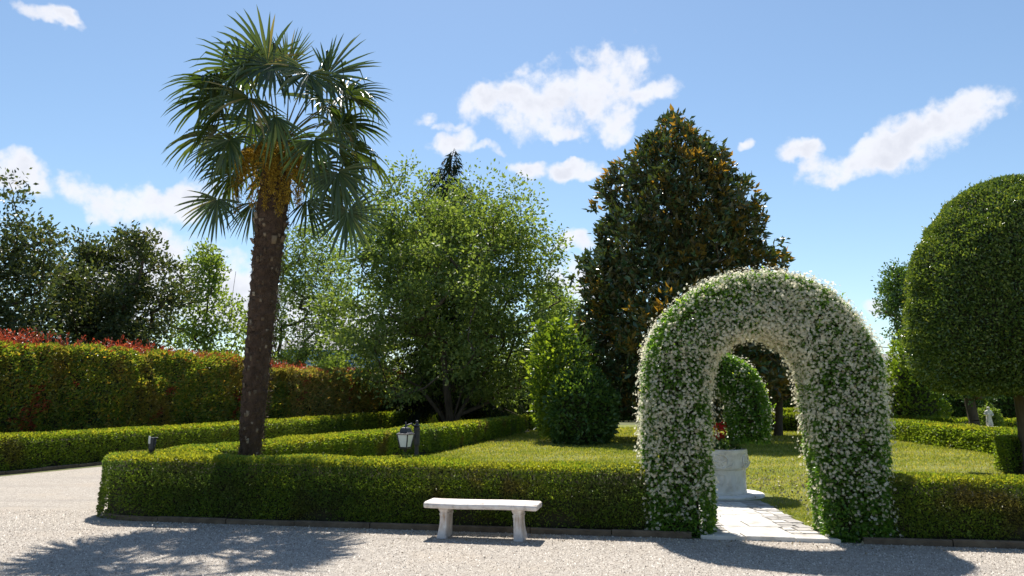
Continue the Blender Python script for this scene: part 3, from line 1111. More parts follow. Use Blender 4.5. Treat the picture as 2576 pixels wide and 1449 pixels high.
# hedges of the far parterre on the right
hedge('box_hedge', 'bright topped low box hedge edging the lawn right of the big arch', 'hedge',
      [(17.2, 37.5, .78), (15.75, 27.5, .76), (15.2, 22.6, .74)], .8, mat='box_far', seed=9, px=2.3)
hedge('box_hedge', 'farthest low box hedge before the dark laurel wall on the right', 'hedge',
      [(17.6, 42.5, .82), (20.0, 36, .80), (23.5, 32.5, .80)], .8, mat='box_far', seed=10, px=2.4)
hedge('box_hedge', 'short square box hedge block beside the thick trunk of the domed tree', 'hedge',
      [(11.35, 17.95, .80), (14.6, 17.2, .80)], .9, mat='box_far', seed=12, px=2.2, thin_base=.06)
hedge('box_hedge', 'low dark box hedge seen through the arch, behind the tree trunk', 'hedge',
      [(11.5, 43.2, .95), (16.5, 40.9, .95)], .8, mat='box_far', seed=13, px=2.4)
hedge('box_hedge', 'sunlit low box hedge seen through the arch beyond the dark one', 'hedge',
      [(13.0, 50, 1.1), (19, 47.5, 1.1)], 1.0, mat='box_far', seed=14, px=2.4)


# tall hedge of photinia with red young shoots on top
def red_sel(zt, p_top=.30):
    def f(P, rng):
        t = np.clip((P[:, 2] - (zt - .28)) / .22, 0, 1)
        patch = fbm(P, .9, 31)
        low = (fbm(P, 2.6, 33) > .60) & (rng.uniform(size=len(P)) < .45)
        return ((rng.uniform(size=len(P)) < t * p_top * np.clip(.55 + 1.1 * patch, 0, 1.3)) | low).astype(int)
    return f


def photinia(name, label, pts, zt, seed, mat='photinia', red=True, sprigs=900, leafL=.10):
    r = hedge(name, label, 'hedge', pts, 1.5, leafL=leafL, cover=2.1, mat=mat, back=.9, amp=.19, freq=1.5, seed=seed, px=2.8, asp=.42, core_in=.36, red=red_sel(zt) if red else None, corner=.3, up=.45)
    if sprigs:
        rng = np.random.default_rng(seed + 50)
        p = resample([(a, b, c) for a, b, c in pts], .1)
        k = rng.integers(0, len(p), sprigs * 3)
        jit = rng.normal(size=(len(k), 2)) * .30
        P0 = np.stack([p[k, 0] + jit[:, 0], p[k, 1] + jit[:, 1], p[k, 2] - .06], 1)
        keep = fbm(P0, .8, 77) > -.45
        P0 = P0[keep][:sprigs]
        n = 9
        hgt = rng.uniform(.10, .34, len(P0)) * np.clip(1 + fbm(P0, .5, 78), .3, 1.6)
        P = np.repeat(P0, n, 0)
        t = np.tile(np.linspace(.1, 1, n), len(P0))
        P[:, 2] += t * np.repeat(hgt, n)
        P[:, :2] += np.repeat(rng.normal(size=(len(P0), 2)) * .10, n, 0) * t[:, None]
        N = nrm(rng.normal(size=P.shape) * np.array([1, 1, .2]))
        dist = np.linalg.norm(P - CAM, axis=1)
        foliage('red_shoots', rng, P, N, np.maximum(.085, dist / 760 * 2.2), M['red'], r, asp=.36, up=.7, out=.6, jit=.5, stuff=True)
    return r


photinia('photinia_hedge', 'tall photinia hedge with red young shoots along its top, left of the palm',
         [(-16.6, 12.5, 3.15), (-13.6, 19.5, 3.2), (-11.9, 29, 3.25), (-10.9, 35, 3.15)], 3.2, 21)
photinia('photinia_hedge', 'lower photinia hedge with reddish bronze leaves and red tips, right of the palm trunk',
         [(-10.75, 35.2, 3.1), (-10.1, 38, 3.1), (-9.0, 44, 3.2), (-7.6, 51, 3.3)], 3.2, 22, mat='photinia_bronze', sprigs=480)
photinia('laurel_hedge', 'tall dark green hedge in the shade under the multi stemmed maple', [(-7.3, 52, 3.2), (-6.0, 57, 3.1), (-4.2, 62, 3.0)], 3.2, 23, mat='topiary', red=False, sprigs=0, leafL=.1)


# ------------------------------------------------------------------ jasmine arches
def arch_frame(cx, cy, ang, R, leg, n=60):
    """centre line of an arch standing across direction ang: place, radial, axial"""
    ex = np.array([cos(ang), sin(ang), 0])
    ey = np.array([-sin(ang), cos(ang), 0])
    C, U = [], []
    for t in np.linspace(0, 1, 14)[:-1]:
        C.append(np.array([cx, cy, 0]) - ex * R + np.array([0, 0, leg * t]))
        U.append(-ex)
    for t in np.linspace(0, pi, 34):
        C.append(np.array([cx, cy, leg]) - ex * R * cos(t) + np.array([0, 0, R * sin(t)]))
        U.append(-ex * cos(t) + np.array([0, 0, sin(t)]))
    for t in np.linspace(1, 0, 14)[1:]:
        C.append(np.array([cx, cy, 0]) + ex * R + np.array([0, 0, leg * t]))
        U.append(ex)
    C, U = np.array(C), np.array(U)
    return C, U, np.tile(ey, (len(C), 1))


def petals(rng, P, N, size, parent, name='blossoms'):
    """small white five-petalled pinwheels"""
    n = len(P)
    Nn = nrm(N + rng.normal(size=(n, 3)) * .45)
    A = nrm(np.cross(Nn, rng.normal(size=(n, 3))))
    Bv = np.cross(Nn, A)
    s = (size * rng.uniform(.75, 1.25, n))[:, None]
    V = [P]
    F = []
    for k in range(5):
        a = 2 * pi * k / 5
        V.append(P + s * (cos(a) * A + sin(a) * Bv) + Nn * s * .25)
        V.append(P + s * .8 * (cos(a + .75) * A + sin(a + .75) * Bv) + Nn * s * .1)
    V = np.stack(V, 1).reshape(-1, 3)
    b = np.arange(n)[:, None] * 11
    F = np.concatenate([b + np.array([[0, 1 + 2 * k, 2 + 2 * k]]) for k in range(5)], 1).reshape(-1, 3)
    r = np.repeat(rng.beta(2.2, 1.3, n), 5)
    o = link(name, mesh_np(name, V, F, M['petal'], {'rnd': r}), parent)
    o['kind'] = 'stuff'
    return o


def jasmine(label, C, U, W, hu, hv, seed, fl_density, leafL=.058, fl_fn=None, fl_size=.0188, asp=.48, cover=2.4):
    rng = np.random.default_rng(seed)
    root = empty('jasmine_arch', (C[:, 0].mean(), C[:, 1].mean(), 0), label, 'flowering arch', 'jasmine arches over the path')
    hu = hu + .035 * fbm(C, 1.6, seed)
    P, N, L = shell(rng, C, U, W, hu, hv, .16, lambda q: np.full(len(q), leafL), cover, asp, (False, True), False)
    P = P + N * (.045 * fbm(P, 2.2, seed + 1) + .03 * fbm(P, 7, seed + 2) - rng.exponential(.03, len(P)) + .02)[:, None]
    ok = P[:, 2] > .0
    P, N, L = P[ok], N[ok], L[ok]
    foliage('foliage', rng, P, N, L, M['jasmine'], root, asp=asp, up=.0, out=.55, jit=.9, bias=-.04)
    # young tendrils that stick out of the outline
    k = rng.choice(len(P), 110)
    k = k[P[k][:, 2] > 1.0]
    tp, tn = P[k], N[k]
    m = 6
    Q = np.repeat(tp, m, 0)
    t = np.tile(np.linspace(.2, 1, m), len(tp))
    D = nrm(tn + np.array([0, 0, .9]) + rng.normal(size=tn.shape) * .5)
    Q = Q + np.repeat(D * rng.uniform(.06, .19, (len(tp), 1)), m, 0) * t[:, None]
    foliage('young_shoots', rng, Q, np.repeat(D, m, 0), .05, M['jasmine'], root, asp=.45, up=.3, bias=.4, stuff=True)
    cv = sweep_core(C, U, W, np.maximum(hu - .13, .05), np.maximum(hv - .13, .05), .08)
    me = bpy.data.meshes.new('branch_core')
    me.from_pydata([tuple(v) for v in cv[0]], [], cv[1])
    me.materials.append(M['twig'])
    link('branch_core', me, root)
    # flowers in loose clusters
    FP, FN, FL = shell(rng, C, U, W, hu + .015, hv + .015, .16, lambda q: np.full(len(q), 1.0), fl_density * .5 * 1.0, 1.0, (False, False), False)
    FP = FP + FN * (.045 * fbm(FP, 2.2, seed + 1) + .03 * fbm(FP, 7, seed + 2) + .015)[:, None]
    pr = np.clip(.60 + .55 * fbm(FP, 2.0, seed + 5) + .35 * fbm(FP, 6.0, seed + 6), .04, 1)
    if fl_fn is not None:
        pr = pr * fl_fn(FP, FN)
    ok = rng.uniform(size=len(FP)) < pr
    FP, FN = FP[ok], FN[ok]
    m = rng.integers(1, 7, len(FP))
    idx = np.repeat(np.arange(len(FP)), m)
    Q = FP[idx] + rng.normal(size=(len(idx), 3)) * .046
    petals(rng, Q, nrm(FN[idx] + np.array([0, 0, .35])), fl_size, root)
    return root


AX, AY, AA = 3.16, front_y(3.16) + .52, -.178
aC, aU, aW = arch_frame(AX, AY, AA, 1.03, 1.86)
zz = aC[:, 2]
leg_w = np.interp(zz, [0, .5, 1.3, 2.2, 3.0], [.34, .36, .385, .395, .38])


def front_fl(P, N):
    f = np.interp(P[:, 2], [.0, .35, .8, 1.4, 3.4], [.10, .28, .55, .95, 1.05])
    right = (P[:, 0] > AX)
    f = f * np.where(right & (P[:, 2] < 1.35), .62, 1.0)
    return f * np.where(N[:, 2] > .6, .9, 1)


jasmine('big arch over the path entrance, thickly covered in white star jasmine flowers', aC, aU, aW, leg_w, np.full(len(aC), .44), 41, 1050, fl_fn=front_fl)

# the smaller arch that stands over the well, its right leg hanging to the rim
WX, WY = 3.62, 13.85
bC, bU, bW = arch_frame(WX, WY, -.178, .60, 1.55, 40)
sel_ = bC[:, 2] > .85
bC, bU, bW = bC[sel_], bU[sel_], bW[sel_]
bw = np.interp(bC[:, 2], [.8, 1.0, 1.5, 2.2], [.24, .30, .35, .34])
jasmine('smaller green jasmine arch over the white well, with few flowers', bC, bU, bW, bw, np.full(len(bC), .36), 47, 190, leafL=.062,
        fl_fn=lambda P, N: np.where((N[:, 1] < -.5) & (P[:, 2] > 1.1), .5, 1.0))


# ------------------------------------------------------------------ the well head and its flowers
def well():
    root = empty('stone_well', (WX, WY, 0), 'round white carved stone well head on a disc base, seen through the arch', 'well')
    b = MB()
    b.lathe((WX, WY, 0), [(.82, 0), (.82, .035), (.805, .048), (.0, .048)], 40)
    b.build('base', M['white_stone'], root)
    b = MB()
    # tapered drum under a broader band, open at the top
    b.lathe((WX, WY, 0), [(.525, .045), (.53, .08), (.522, .10), (.518, .39), (.522, .46), (.54, .475), (.555, .50), (.555, .74), (.562, .75), (.562, .80), (.552, .81), (.47, .81), (.46, .79), (.46, .64), (.0, .64)], 36, rz=.1)
    b.build('drum', M['white_stone'], root)
    # carved boss: ring with a shield and pendant arches, facing the path
    ang0 = atan2(-WY, -WX * .55)
    for i, (da, zc, kind) in enumerate([(.06, .62, 'ring'), (.06, .31, 'shield'), (-1.05, .62, 'ring'), (1.1, .62, 'ring')]):
        a = ang0 + da
        rad = .556 if kind == 'ring' else .522
        c = np.array([WX + rad * cos(a), WY + rad * sin(a), zc])
        ex = np.array([-sin(a), cos(a), 0])
        ez = np.array([0, 0, 1.0])
        o = MB()
        if kind == 'ring':
            pts = [c + ex * .125 * cos(t) + ez * .12 * sin(t) for t in np.linspace(0, 2 * pi, 25)]
            o.tube(pts, .013, 6, False)
            for t in np.linspace(0, 2 * pi, 7)[:-1]:
                o.tube([c, c + ex * .085 * cos(t) + ez * .085 * sin(t)], [.020, .010], 5)
            o.tube([c + ez * .12, c + ez * .165], [.018, .006], 5)
            pts = [c + ex * .21 * cos(t) + ez * (-.02 + .10 * sin(t)) * 1.0 for t in np.linspace(pi, 2 * pi, 13)]
            o.tube(pts, .010, 5, True)
        else:
            o.tube([c + ex * -.06 + ez * .09, c + ex * .06 + ez * .09, c + ex * .055 - ez * .03, c - ez * .10, c - ex * .055 - ez * .03, c - ex * .06 + ez * .09], .012, 5, False)
        o.build('carved_roundel' if kind == 'ring' else 'carved_shield', M['white_stone'], root, True)
    rng = np.random.default_rng(9)
    b = MB()
    b.lathe((WX, WY, .72), [(.45, 0), (.45, .03), (.3, .06), (0, .065)], 20)
    b.build('soil', M['soil_bed'], root)
    g_ = empty('geranium_plant', (WX, WY, .78), 'red geranium with dark leaves growing in the white well', 'flowers')
    n = 420
    a = rng.uniform(0, 2 * pi, n)
    r = .44 * rng.uniform(size=n) ** .5
    P = np.stack([WX + r * np.cos(a), WY + r * np.sin(a), .79 + rng.uniform(0, .28, n) * (1 - .4 * r / .44)], 1)
    foliage('leaves', rng, P, nrm(P - np.array([WX, WY, .7])), .075, M['dark'], g_, asp=.9, up=.2)
    heads = [(.02, -.24, 1.20), (-.05, -.20, 1.13), (.09, -.2, 1.1), (-.14, -.26, 1.07), (.14, -.10, 1.22), (-.22, -.1, 1.13), (.03, -.30, 1.03)]
    for hx, hy, hz in heads:
        q = np.array([WX + hx, WY + hy, hz])
        P = q + nrm(rng.normal(size=(70, 3))) * np.array([.055, .055, .045])
        V, F = leaves(rng, P, nrm(P - q), .035, asp=.9, up=.1, out=.6, jit=.8)
        o = link('flower_head', mesh_np('flower_head', V, F, M['geranium'], {'rnd': np.repeat(rng.uniform(size=70), 2)}), g_)


well()


# ------------------------------------------------------------------ stone bench
def bench():
    m, B = new_mat('bench_stone')
    tc = B.n('ShaderNodeTexCoord')
    geo = B.n('ShaderNodeNewGeometry')
    nz = B.noise(tc.outputs['Object'], 9, 6, .65)
    mp = B.n('ShaderNodeMapping')
    B.put(mp.inputs[0], tc.outputs['Object'])
    mp.inputs['Scale'].default_value = (22, 22, 2.2)
    st = B.noise(mp.outputs[0], 1.0, 5, .6)
    sp = B.n('ShaderNodeSeparateXYZ')
    B.put(sp.inputs[0], tc.outputs['Object'])
    c = B.ramp(nz.outputs['Fac'], [(.32, (.42, .36, .31)), (.46, (.66, .59, .54)), (.68, (.79, .75, .71))])
    # rust-brown runs below the seat, grey damp at the feet
    run = B.math('MULTIPLY', B.smooth(st.outputs['Fac'], .42, .62), B.math('MULTIPLY', B.smooth(sp.outputs[2], .06, .2), B.smooth(B.math('MULTIPLY', sp.outputs[2], -1.0), -.34, -.24)))
    c = B.mix(B.math('MULTIPLY', run, .95), c, (.36, .24, .15))
    damp = B.math('MULTIPLY', B.smooth(B.math('MULTIPLY', sp.outputs[2], -1.0), -.14, -.02), .55)
    c = B.mix(damp, c, (.42, .41, .44))
    spots = B.noise(tc.outputs['Object'], 45, 3, .5)
    c = B.mix(B.math('MULTIPLY', B.smooth(spots.outputs['Fac'], .66, .74), .5), c, (.25, .20, .15))
    b = B.n('ShaderNodeBump')
    b.inputs['Strength'].default_value = .45
    b.inputs['Distance'].default_value = .01
    B.put(b.inputs['Height'], B.noise(tc.outputs['Object'], 38, 6, .7).outputs['Fac'])
    p = B.n('ShaderNodeBsdfPrincipled')
    B.put(p.inputs['Base Color'], c)
    p.inputs['Roughness'].default_value = .85
    p.inputs['Specular IOR Level'].default_value = .25
    B.put(p.inputs['Normal'], b.outputs[0])
    M['bench'] = finish(m, B, p.outputs[0])
    cx, cy, rz = -.355, 9.61, -.205
    root = empty('stone_bench', (cx, cy, 0), 'weathered white stone bench with two carved legs, in front of the box hedge', 'bench')
    ca, sa = cos(rz), sin(rz)

    def w(x, y, z):
        return (cx + x * ca - y * sa, cy + x * sa + y * ca, z)
    # seat: a slab with rounded nose and a shallow step along its edge
    prof = [(-.195, .355), (-.205, .368), (-.207, .395), (-.200, .412), (-.178, .424), (-.165, .425), (-.155, .432), (.155, .432), (.165, .425), (.178, .424), (.200, .412), (.207, .395), (.205, .368), (.195, .355)]
    b = MB()
    xs = [-.705, -.700, -.680, -.50, -.25, 0, .25, .50, .680, .700, .705]
    ins = [.030, .012, 0, 0, 0, 0, 0, 0, 0, .012, .030]
    rr = random.Random(2)
    vs = []
    for x, i_ in zip(xs, ins):
        for y, z in prof:
            y2 = y * (1 - i_ / .22)
            z2 = .39 + (z - .39) * (1 - i_ / .08) + .004 * sin(x * 5) + rr.uniform(-.0012, .0012)
            vs.append(w(x, y2 + rr.uniform(-.001, .001), z2))
    n = len(prof)
    fs = []
    for i in range(len(xs) - 1):
        for k in range(n):
            k2 = (k + 1) % n
            fs.append((i * n + k, i * n + k2, (i + 1) * n + k2, (i + 1) * n + k))
    fs.append(tuple(reversed(range(n))))
    fs.append(tuple((len(xs) - 1) * n + k for k in range(n)))
    b.add(vs, fs)
    b.build('seat', M['bench'], root, bevel=.004)
    # legs: capital, neck, band, then a shaft that swings outwards to the foot
    for sgn, lx in ((-1, -.465), (1, .448)):
        rows = [(.356, .062, .150, 0), (.340, .062, .150, 0), (.315, .052, .142, 0), (.305, .045, .135, 0), (.298, .045, .135, 0), (.292, .052, .140, 0), (.268, .052, .140, 0),
                (.262, .046, .136, 0), (.20, .045, .136, .002), (.14, .047, .140, .006), (.08, .051, .147, .012), (.03, .056, .155, .019), (-.01, .059, .158, .022)]
        vs, fs = [], []
        for z, hx, hy, off in rows:
            o_ = sgn * off
            e = .012
            for x, y in ((-hx + e, -hy), (hx - e, -hy), (hx, -hy + e), (hx, hy - e), (hx - e, hy), (-hx + e, hy), (-hx, hy - e), (-hx, -hy + e)):
                vs.append(w(lx + o_ + x, y + rr.uniform(-.0015, .0015), z))
        for i in range(len(rows) - 1):
            for k in range(8):
                k2 = (k + 1) % 8
                fs.append((i * 8 + k, (i + 1) * 8 + k, (i + 1) * 8 + k2, i * 8 + k2))
        fs.append(tuple(range(8)))
        fs.append(tuple((len(rows) - 1) * 8 + k for k in reversed(range(8))))
        b = MB()
        b.add(vs, fs)
        b.build('leg', M['bench'], root)


bench()


# ------------------------------------------------------------------ lantern post, and the post that has lost its lantern
def lantern_post():
    x, y = -1.375, 11.16
    root = empty('lantern_post', (x, y, 0), 'black garden post with one frosted lantern, behind the hedge near the bench', 'street lamp')
    b = MB()
    b.lathe((x, y, 0), [(.045, 0), (.045, .3), (.034, .34), (.032, .55), (.040, .60), (.032, .65), (.029, 1.00), (.040, 1.01), (.044, 1.03), (.044, 1.22), (.048, 1.23), (.048, 1.26), (.035, 1.28)], 14)
    b.build('post', M['iron'], root, bevel=.003)
    b = MB()
    b.lathe((x, y, 1.278), [(.03, 0), (.050, .012), (.046, .024), (.022, .042), (.016, .055), (.024, .066), (.022, .08), (.004, .095)], 14)
    b.build('finial', M['iron'], root, True)
    lx, ly = x - .135, y - .20
    b = MB()
    top = 1.325
    b.tube([(x, y, 1.25), ((x + lx) / 2, (y + ly) / 2, top), (lx, ly, top - .03)], [.014, .012, .012], 8)
    b.tube([(x, y, 1.10), (x - .03, y - .06, 1.13), (x - .055, y - .10, 1.18), (x - .065, y - .12, 1.22)], .009, 6)
    b.tube([(lx, ly, top + .03), (lx, ly, top - .11)], .010, 6)
    b.build('arm', M['iron'], root, True)
    rz = -.42
    lan = MB()
    z0 = 1.0
    h = MB()
    # roof: four sloping sides in two steps
    h.lathe((lx, ly, 0), [(.135, 1.175), (.140, 1.184), (.106, 1.204), (.090, 1.212), (.086, 1.225), (.074, 1.258), (.063, 1.270), (.03, 1.280), (.02, 1.30)], 4, rz=rz + pi / 4)
    roof = h.build('lantern_roof', M['iron'], root)
    f = MB()
    ex = np.array([cos(rz), sin(rz), 0])
    ey = np.array([-sin(rz), cos(rz), 0])
    c = np.array([lx, ly, 0])
    wt, wb = .087, .056
    for sx, sy in ((-1, -1), (1, -1), (1, 1), (-1, 1)):
        f.tube([c + ex * sx * wt + ey * sy * wt + np.array([0, 0, 1.177]), c + ex * sx * wb + ey * sy * wb + np.array([0, 0, z0])], .009, 5)
    f.lathe((lx, ly, 0), [(.072, z0 - .03), (.084, z0 - .018), (.090, z0), (.06, z0 + .006)], 4, rz=rz + pi / 4)
    f.lathe((lx, ly, 0), [(.010, z0 - .07), (.022, z0 - .06), (.030, z0 - .035)], 10)
    f.build('lantern_frame', M['iron'], root)
    for s, d in ((1, ex), (-1, ex), (1, ey), (-1, ey)):
        o = np.array([-d[1], d[0], 0])
        p1, p2 = 1.175, z0 + .006
        it, ib = wt - .002, wb - .002
        q = [c + d * s * it - o * it + [0, 0, p1], c + d * s * it + o * it + [0, 0, p1], c + d * s * ib + o * ib + [0, 0, p2], c + d * s * ib - o * ib + [0, 0, p2]]
        qi = [v - d * s * .004 for v in q]
        g_ = MB()
        g_.add(q + qi, [(0, 1, 2, 3), (7, 6, 5, 4), (0, 4, 5, 1), (1, 5, 6, 2), (2, 6, 7, 3), (3, 7, 4, 0)])
        g_.build('lantern_pane', M['glass'], root)
    # the other one
    x, y = -5.27, 11.33
    root = empty('bare_post', (x, y, 0), 'short dark post without a lantern at the rounded left end of the hedge', 'post')
    b = MB()
    b.lathe((x, y, 0), [(.045, 0), (.045, .3), (.034, .34), (.032, .55), (.040, .60), (.032, .65), (.030, .92), (.042, .93), (.046, .95), (.046, 1.10), (.034, 1.12)], 14)
    b.build('post', M['iron'], root, bevel=.003)
    b = MB()
    b.box((x - .020, y - .045, 1.085), (.028, .012, .11), .2)
    b.build('plate', M['white_stone'], root, bevel=.003)
    b = MB()
    b.tube([(x, y, 1.10), (x + .06, y - .02, 1.115), (x + .095, y - .03, 1.11)], .011, 6)
    b.tube([(x + .035, y - .012, .93), (x + .055, y - .02, 1.0), (x + .06, y - .02, 1.11)], .010, 6)
    b.build('broken_arm', M['iron'], root, True)


lantern_post()


# ------------------------------------------------------------------ the palm
def palm():
    rng = np.random.default_rng(17)
    X0, Y0 = -4.22, 12.45
    X1, Y1, Z1 = -3.99, 12.45, 5.55
    root = empty('palm_tree', (X0, Y0, 0), 'tall fan palm with dark fibrous trunk and hanging yellow flower clusters', 'palm tree')

    def axis(z):
        t = z / Z1
        return np.array([X0 + (X1 - X0) * (t ** 1.1) - .03 * sin(t * pi), Y0, z])

    def rad(z):
        return np.interp(z, [0, .5, 1.2, 2.2, 3.3, 4.2, 5.0, 5.6, 6.1], [.160, .150, .178, .197, .213, .228, .245, .21, .10])
    # trunk
    nr, ns = 150, 28
    V = []
    zs = np.linspace(-.05, 6.3, nr)
    for i, z in enumerate(zs):
        c = axis(z)
        for k in range(ns):
            a = 2 * pi * k / ns
            r = rad(z) * (1 + .05 * sin(z * 40 + 2 * sin(a * 3)) + .055 * rng.normal())
            V.append(c + np.array([cos(a) * r, sin(a) * r, 0]))
    F = []
    for i in range(nr - 1):
        for k in range(ns):
            k2 = (k + 1) % ns
            F.append((i * ns + k, i * ns + k2, (i + 1) * ns + k2, (i + 1) * ns + k))
    link('trunk', mesh_np('trunk', np.array(V), F, M['palm_bark'], smooth=True), root)
    # sawn leaf bases up the trunk
    V, F, R = [], [], []
    n = 260
    for i in range(n):
        z = .25 + 5.15 * (i / n) + rng.normal() * .10
        a = i * 2.39996 + rng.normal() * .45
        c = axis(z)
        r = rad(z)
        rd = np.array([cos(a), sin(a), 0])
        tg = np.array([-sin(a), cos(a), 0])
        up = np.array([0, 0, 1.0])
        big = 1.5 if (z > 4.0 and rng.uniform() < .35) else 1.0
        h_, w_, o_ = rng.uniform(.05, .10) * big, rng.uniform(.018, .030) * big, rng.uniform(.012, .030) * (1.6 * big if z > 3.9 else 1)
        b = len(V)
        p0 = c + rd * (r - .01)
        for u, v_, w2 in ((-1, 0, .8), (1, 0, .8), (1, 1, 1.0), (-1, 1, 1.0)):
            V.append(p0 + tg * u * w_ * w2 + up * h_ * v_ + rd * (.0 if v_ == 0 else o_ * .55))
        for u, v_ in ((-1, .15), (1, .15), (1, .98), (-1, .98)):
            V.append(p0 + tg * u * w_ * .7 + up * h_ * v_ + rd * (o_ * .6 if v_ < .5 else o_ * 1.25))
        for q in ((4, 5, 6, 7), (0, 1, 5, 4), (1, 2, 6, 5), (2, 3, 7, 6), (3, 0, 4, 7)):
            F.append([b + x for x in q])
        t = rng.uniform(0, .75) if rng.uniform() < .80 else rng.uniform(.7, 1)
        R += [t] * 5
    o = link('leaf_bases', mesh_np('leaf_bases', np.array(V), F, M['palm_base'], {'rnd': R}), root)
    o['kind'] = 'stuff'
    # loose fibre
    n = 4200
    z = rng.uniform(.1, 5.3, n)
    a = rng.uniform(0, 2 * pi, n)
    P = np.stack([np.interp(z, [0, Z1], [X0, X1]) + np.cos(a) * rad(z), Y0 + np.sin(a) * rad(z), z], 1)
    N = np.stack([np.cos(a), np.sin(a), -.6 + 0 * a], 1)
    Vv, Ff = leaves(rng, P, nrm(N), .07, asp=.10, up=-.1, out=.5, jit=.9)
    o = link('fibre', mesh_np('fibre', Vv, Ff, M['palm_base'], {'rnd': np.repeat(rng.uniform(0, .5, n), 2)}), root)
    o['kind'] = 'stuff'

    # fronds: stalk, then a fan of folded segments with drooping tips
    HEART = axis(5.97)

    def frond(hub, d, bl=.74, droop=.7, nn=None, span=2.1, nseg=27, cup=.15, kink=.15):
        """hub: where the fan opens, from the heart of the crown; d: the way the fan points"""
        hub = np.array(hub, float) * np.array([1.02, 1.02, 1.0])
        bl = bl * 1.16
        up = np.array([0, 0, 1.0])
        hz = np.array([hub[0], hub[1], 0])
        out = nrm(hz + 1e-6)
        p0 = HEART + out * .10 + up * np.clip(hub[2] * .30, -.55, .10)
        p2 = HEART + hub
        p1 = p0 * .5 + p2 * .5 + up * .16 + out * .05
        pts = [p0 * (1 - t) ** 2 + 2 * p1 * t * (1 - t) + p2 * t ** 2 for t in np.linspace(0, 1, 6)]
        b = MB()
        b.tube(pts, [.022, .015, .011, .010, .009, .008], 5)
        d = nrm(np.array(d, float))
        n0 = np.array(nn, float) if nn is not None else out * .65 + up * .75
        n0 = n0 + rng.normal(size=3) * .22
        nrm_ = nrm(n0 - d * np.dot(n0, d))
        side2 = np.cross(d, nrm_)
        tip = pts[-1]
        vs, fs = [], []
        for i in range(nseg):
            th = -span + 2 * span * i / (nseg - 1)
            L = bl * (1.0 - .26 * (abs(th) / span) ** 2) * rng.uniform(.9, 1.08)
            sd = nrm(d * cos(th) + side2 * sin(th) + nrm_ * cup * (.3 + .9 * abs(sin(th))) + rng.normal(size=3) * .03)
            lat = nrm(np.cross(nrm_, sd))
            wmax = .50 * L * (2 * span / nseg) * .94
            prof = [(.03, .16), (.24, .70), (.42, .98), (.64, .80), (.85, .48), (1.0, .04)]
            kk = rng.uniform() < kink
            kf = rng.uniform(.42, .7)
            q = tip.copy()
            dirn = sd.copy()
            pr_ = 0.0
            base_i = len(vs)
            for (r, wd) in prof:
                st = (r - pr_) * L
                dirn = nrm(dirn - up * droop * .42 * (r ** 1.6) * (st / .2) * (.8 + .7 * rng.uniform()))
                if kk and r > kf and pr_ <= kf:
                    dirn = nrm(dirn * .30 - up + rng.normal(size=3) * .18)
                q = q + dirn * st
                pr_ = r
                hw = wmax * wd * .5
                fold = nrm_ * hw * .55
                vs += [q - lat * hw + fold, q - fold * .3, q + lat * hw + fold]
            for s in range(len(prof) - 1):
                a0 = base_i + s * 3
                fs += [(a0, a0 + 1, a0 + 4, a0 + 3), (a0 + 1, a0 + 2, a0 + 5, a0 + 4)]
        off = len(b.v)
        allv = np.array(b.v + [tuple(v) for v in vs])
        q0 = [f for f in b.f if len(f) == 4]
        quads = q0 + [tuple(x + off for x in f) for f in fs]
        rv = np.r_[np.full(len(q0), .95), np.repeat(np.clip(rng.beta(2, 2.2, nseg) + rng.normal() * .1, 0, 1), 10)]
        return link('frond', mesh_np('frond', allv, quads, M['frond'], {'rnd': rv}), root)

    F_ = (0, -1, .15)
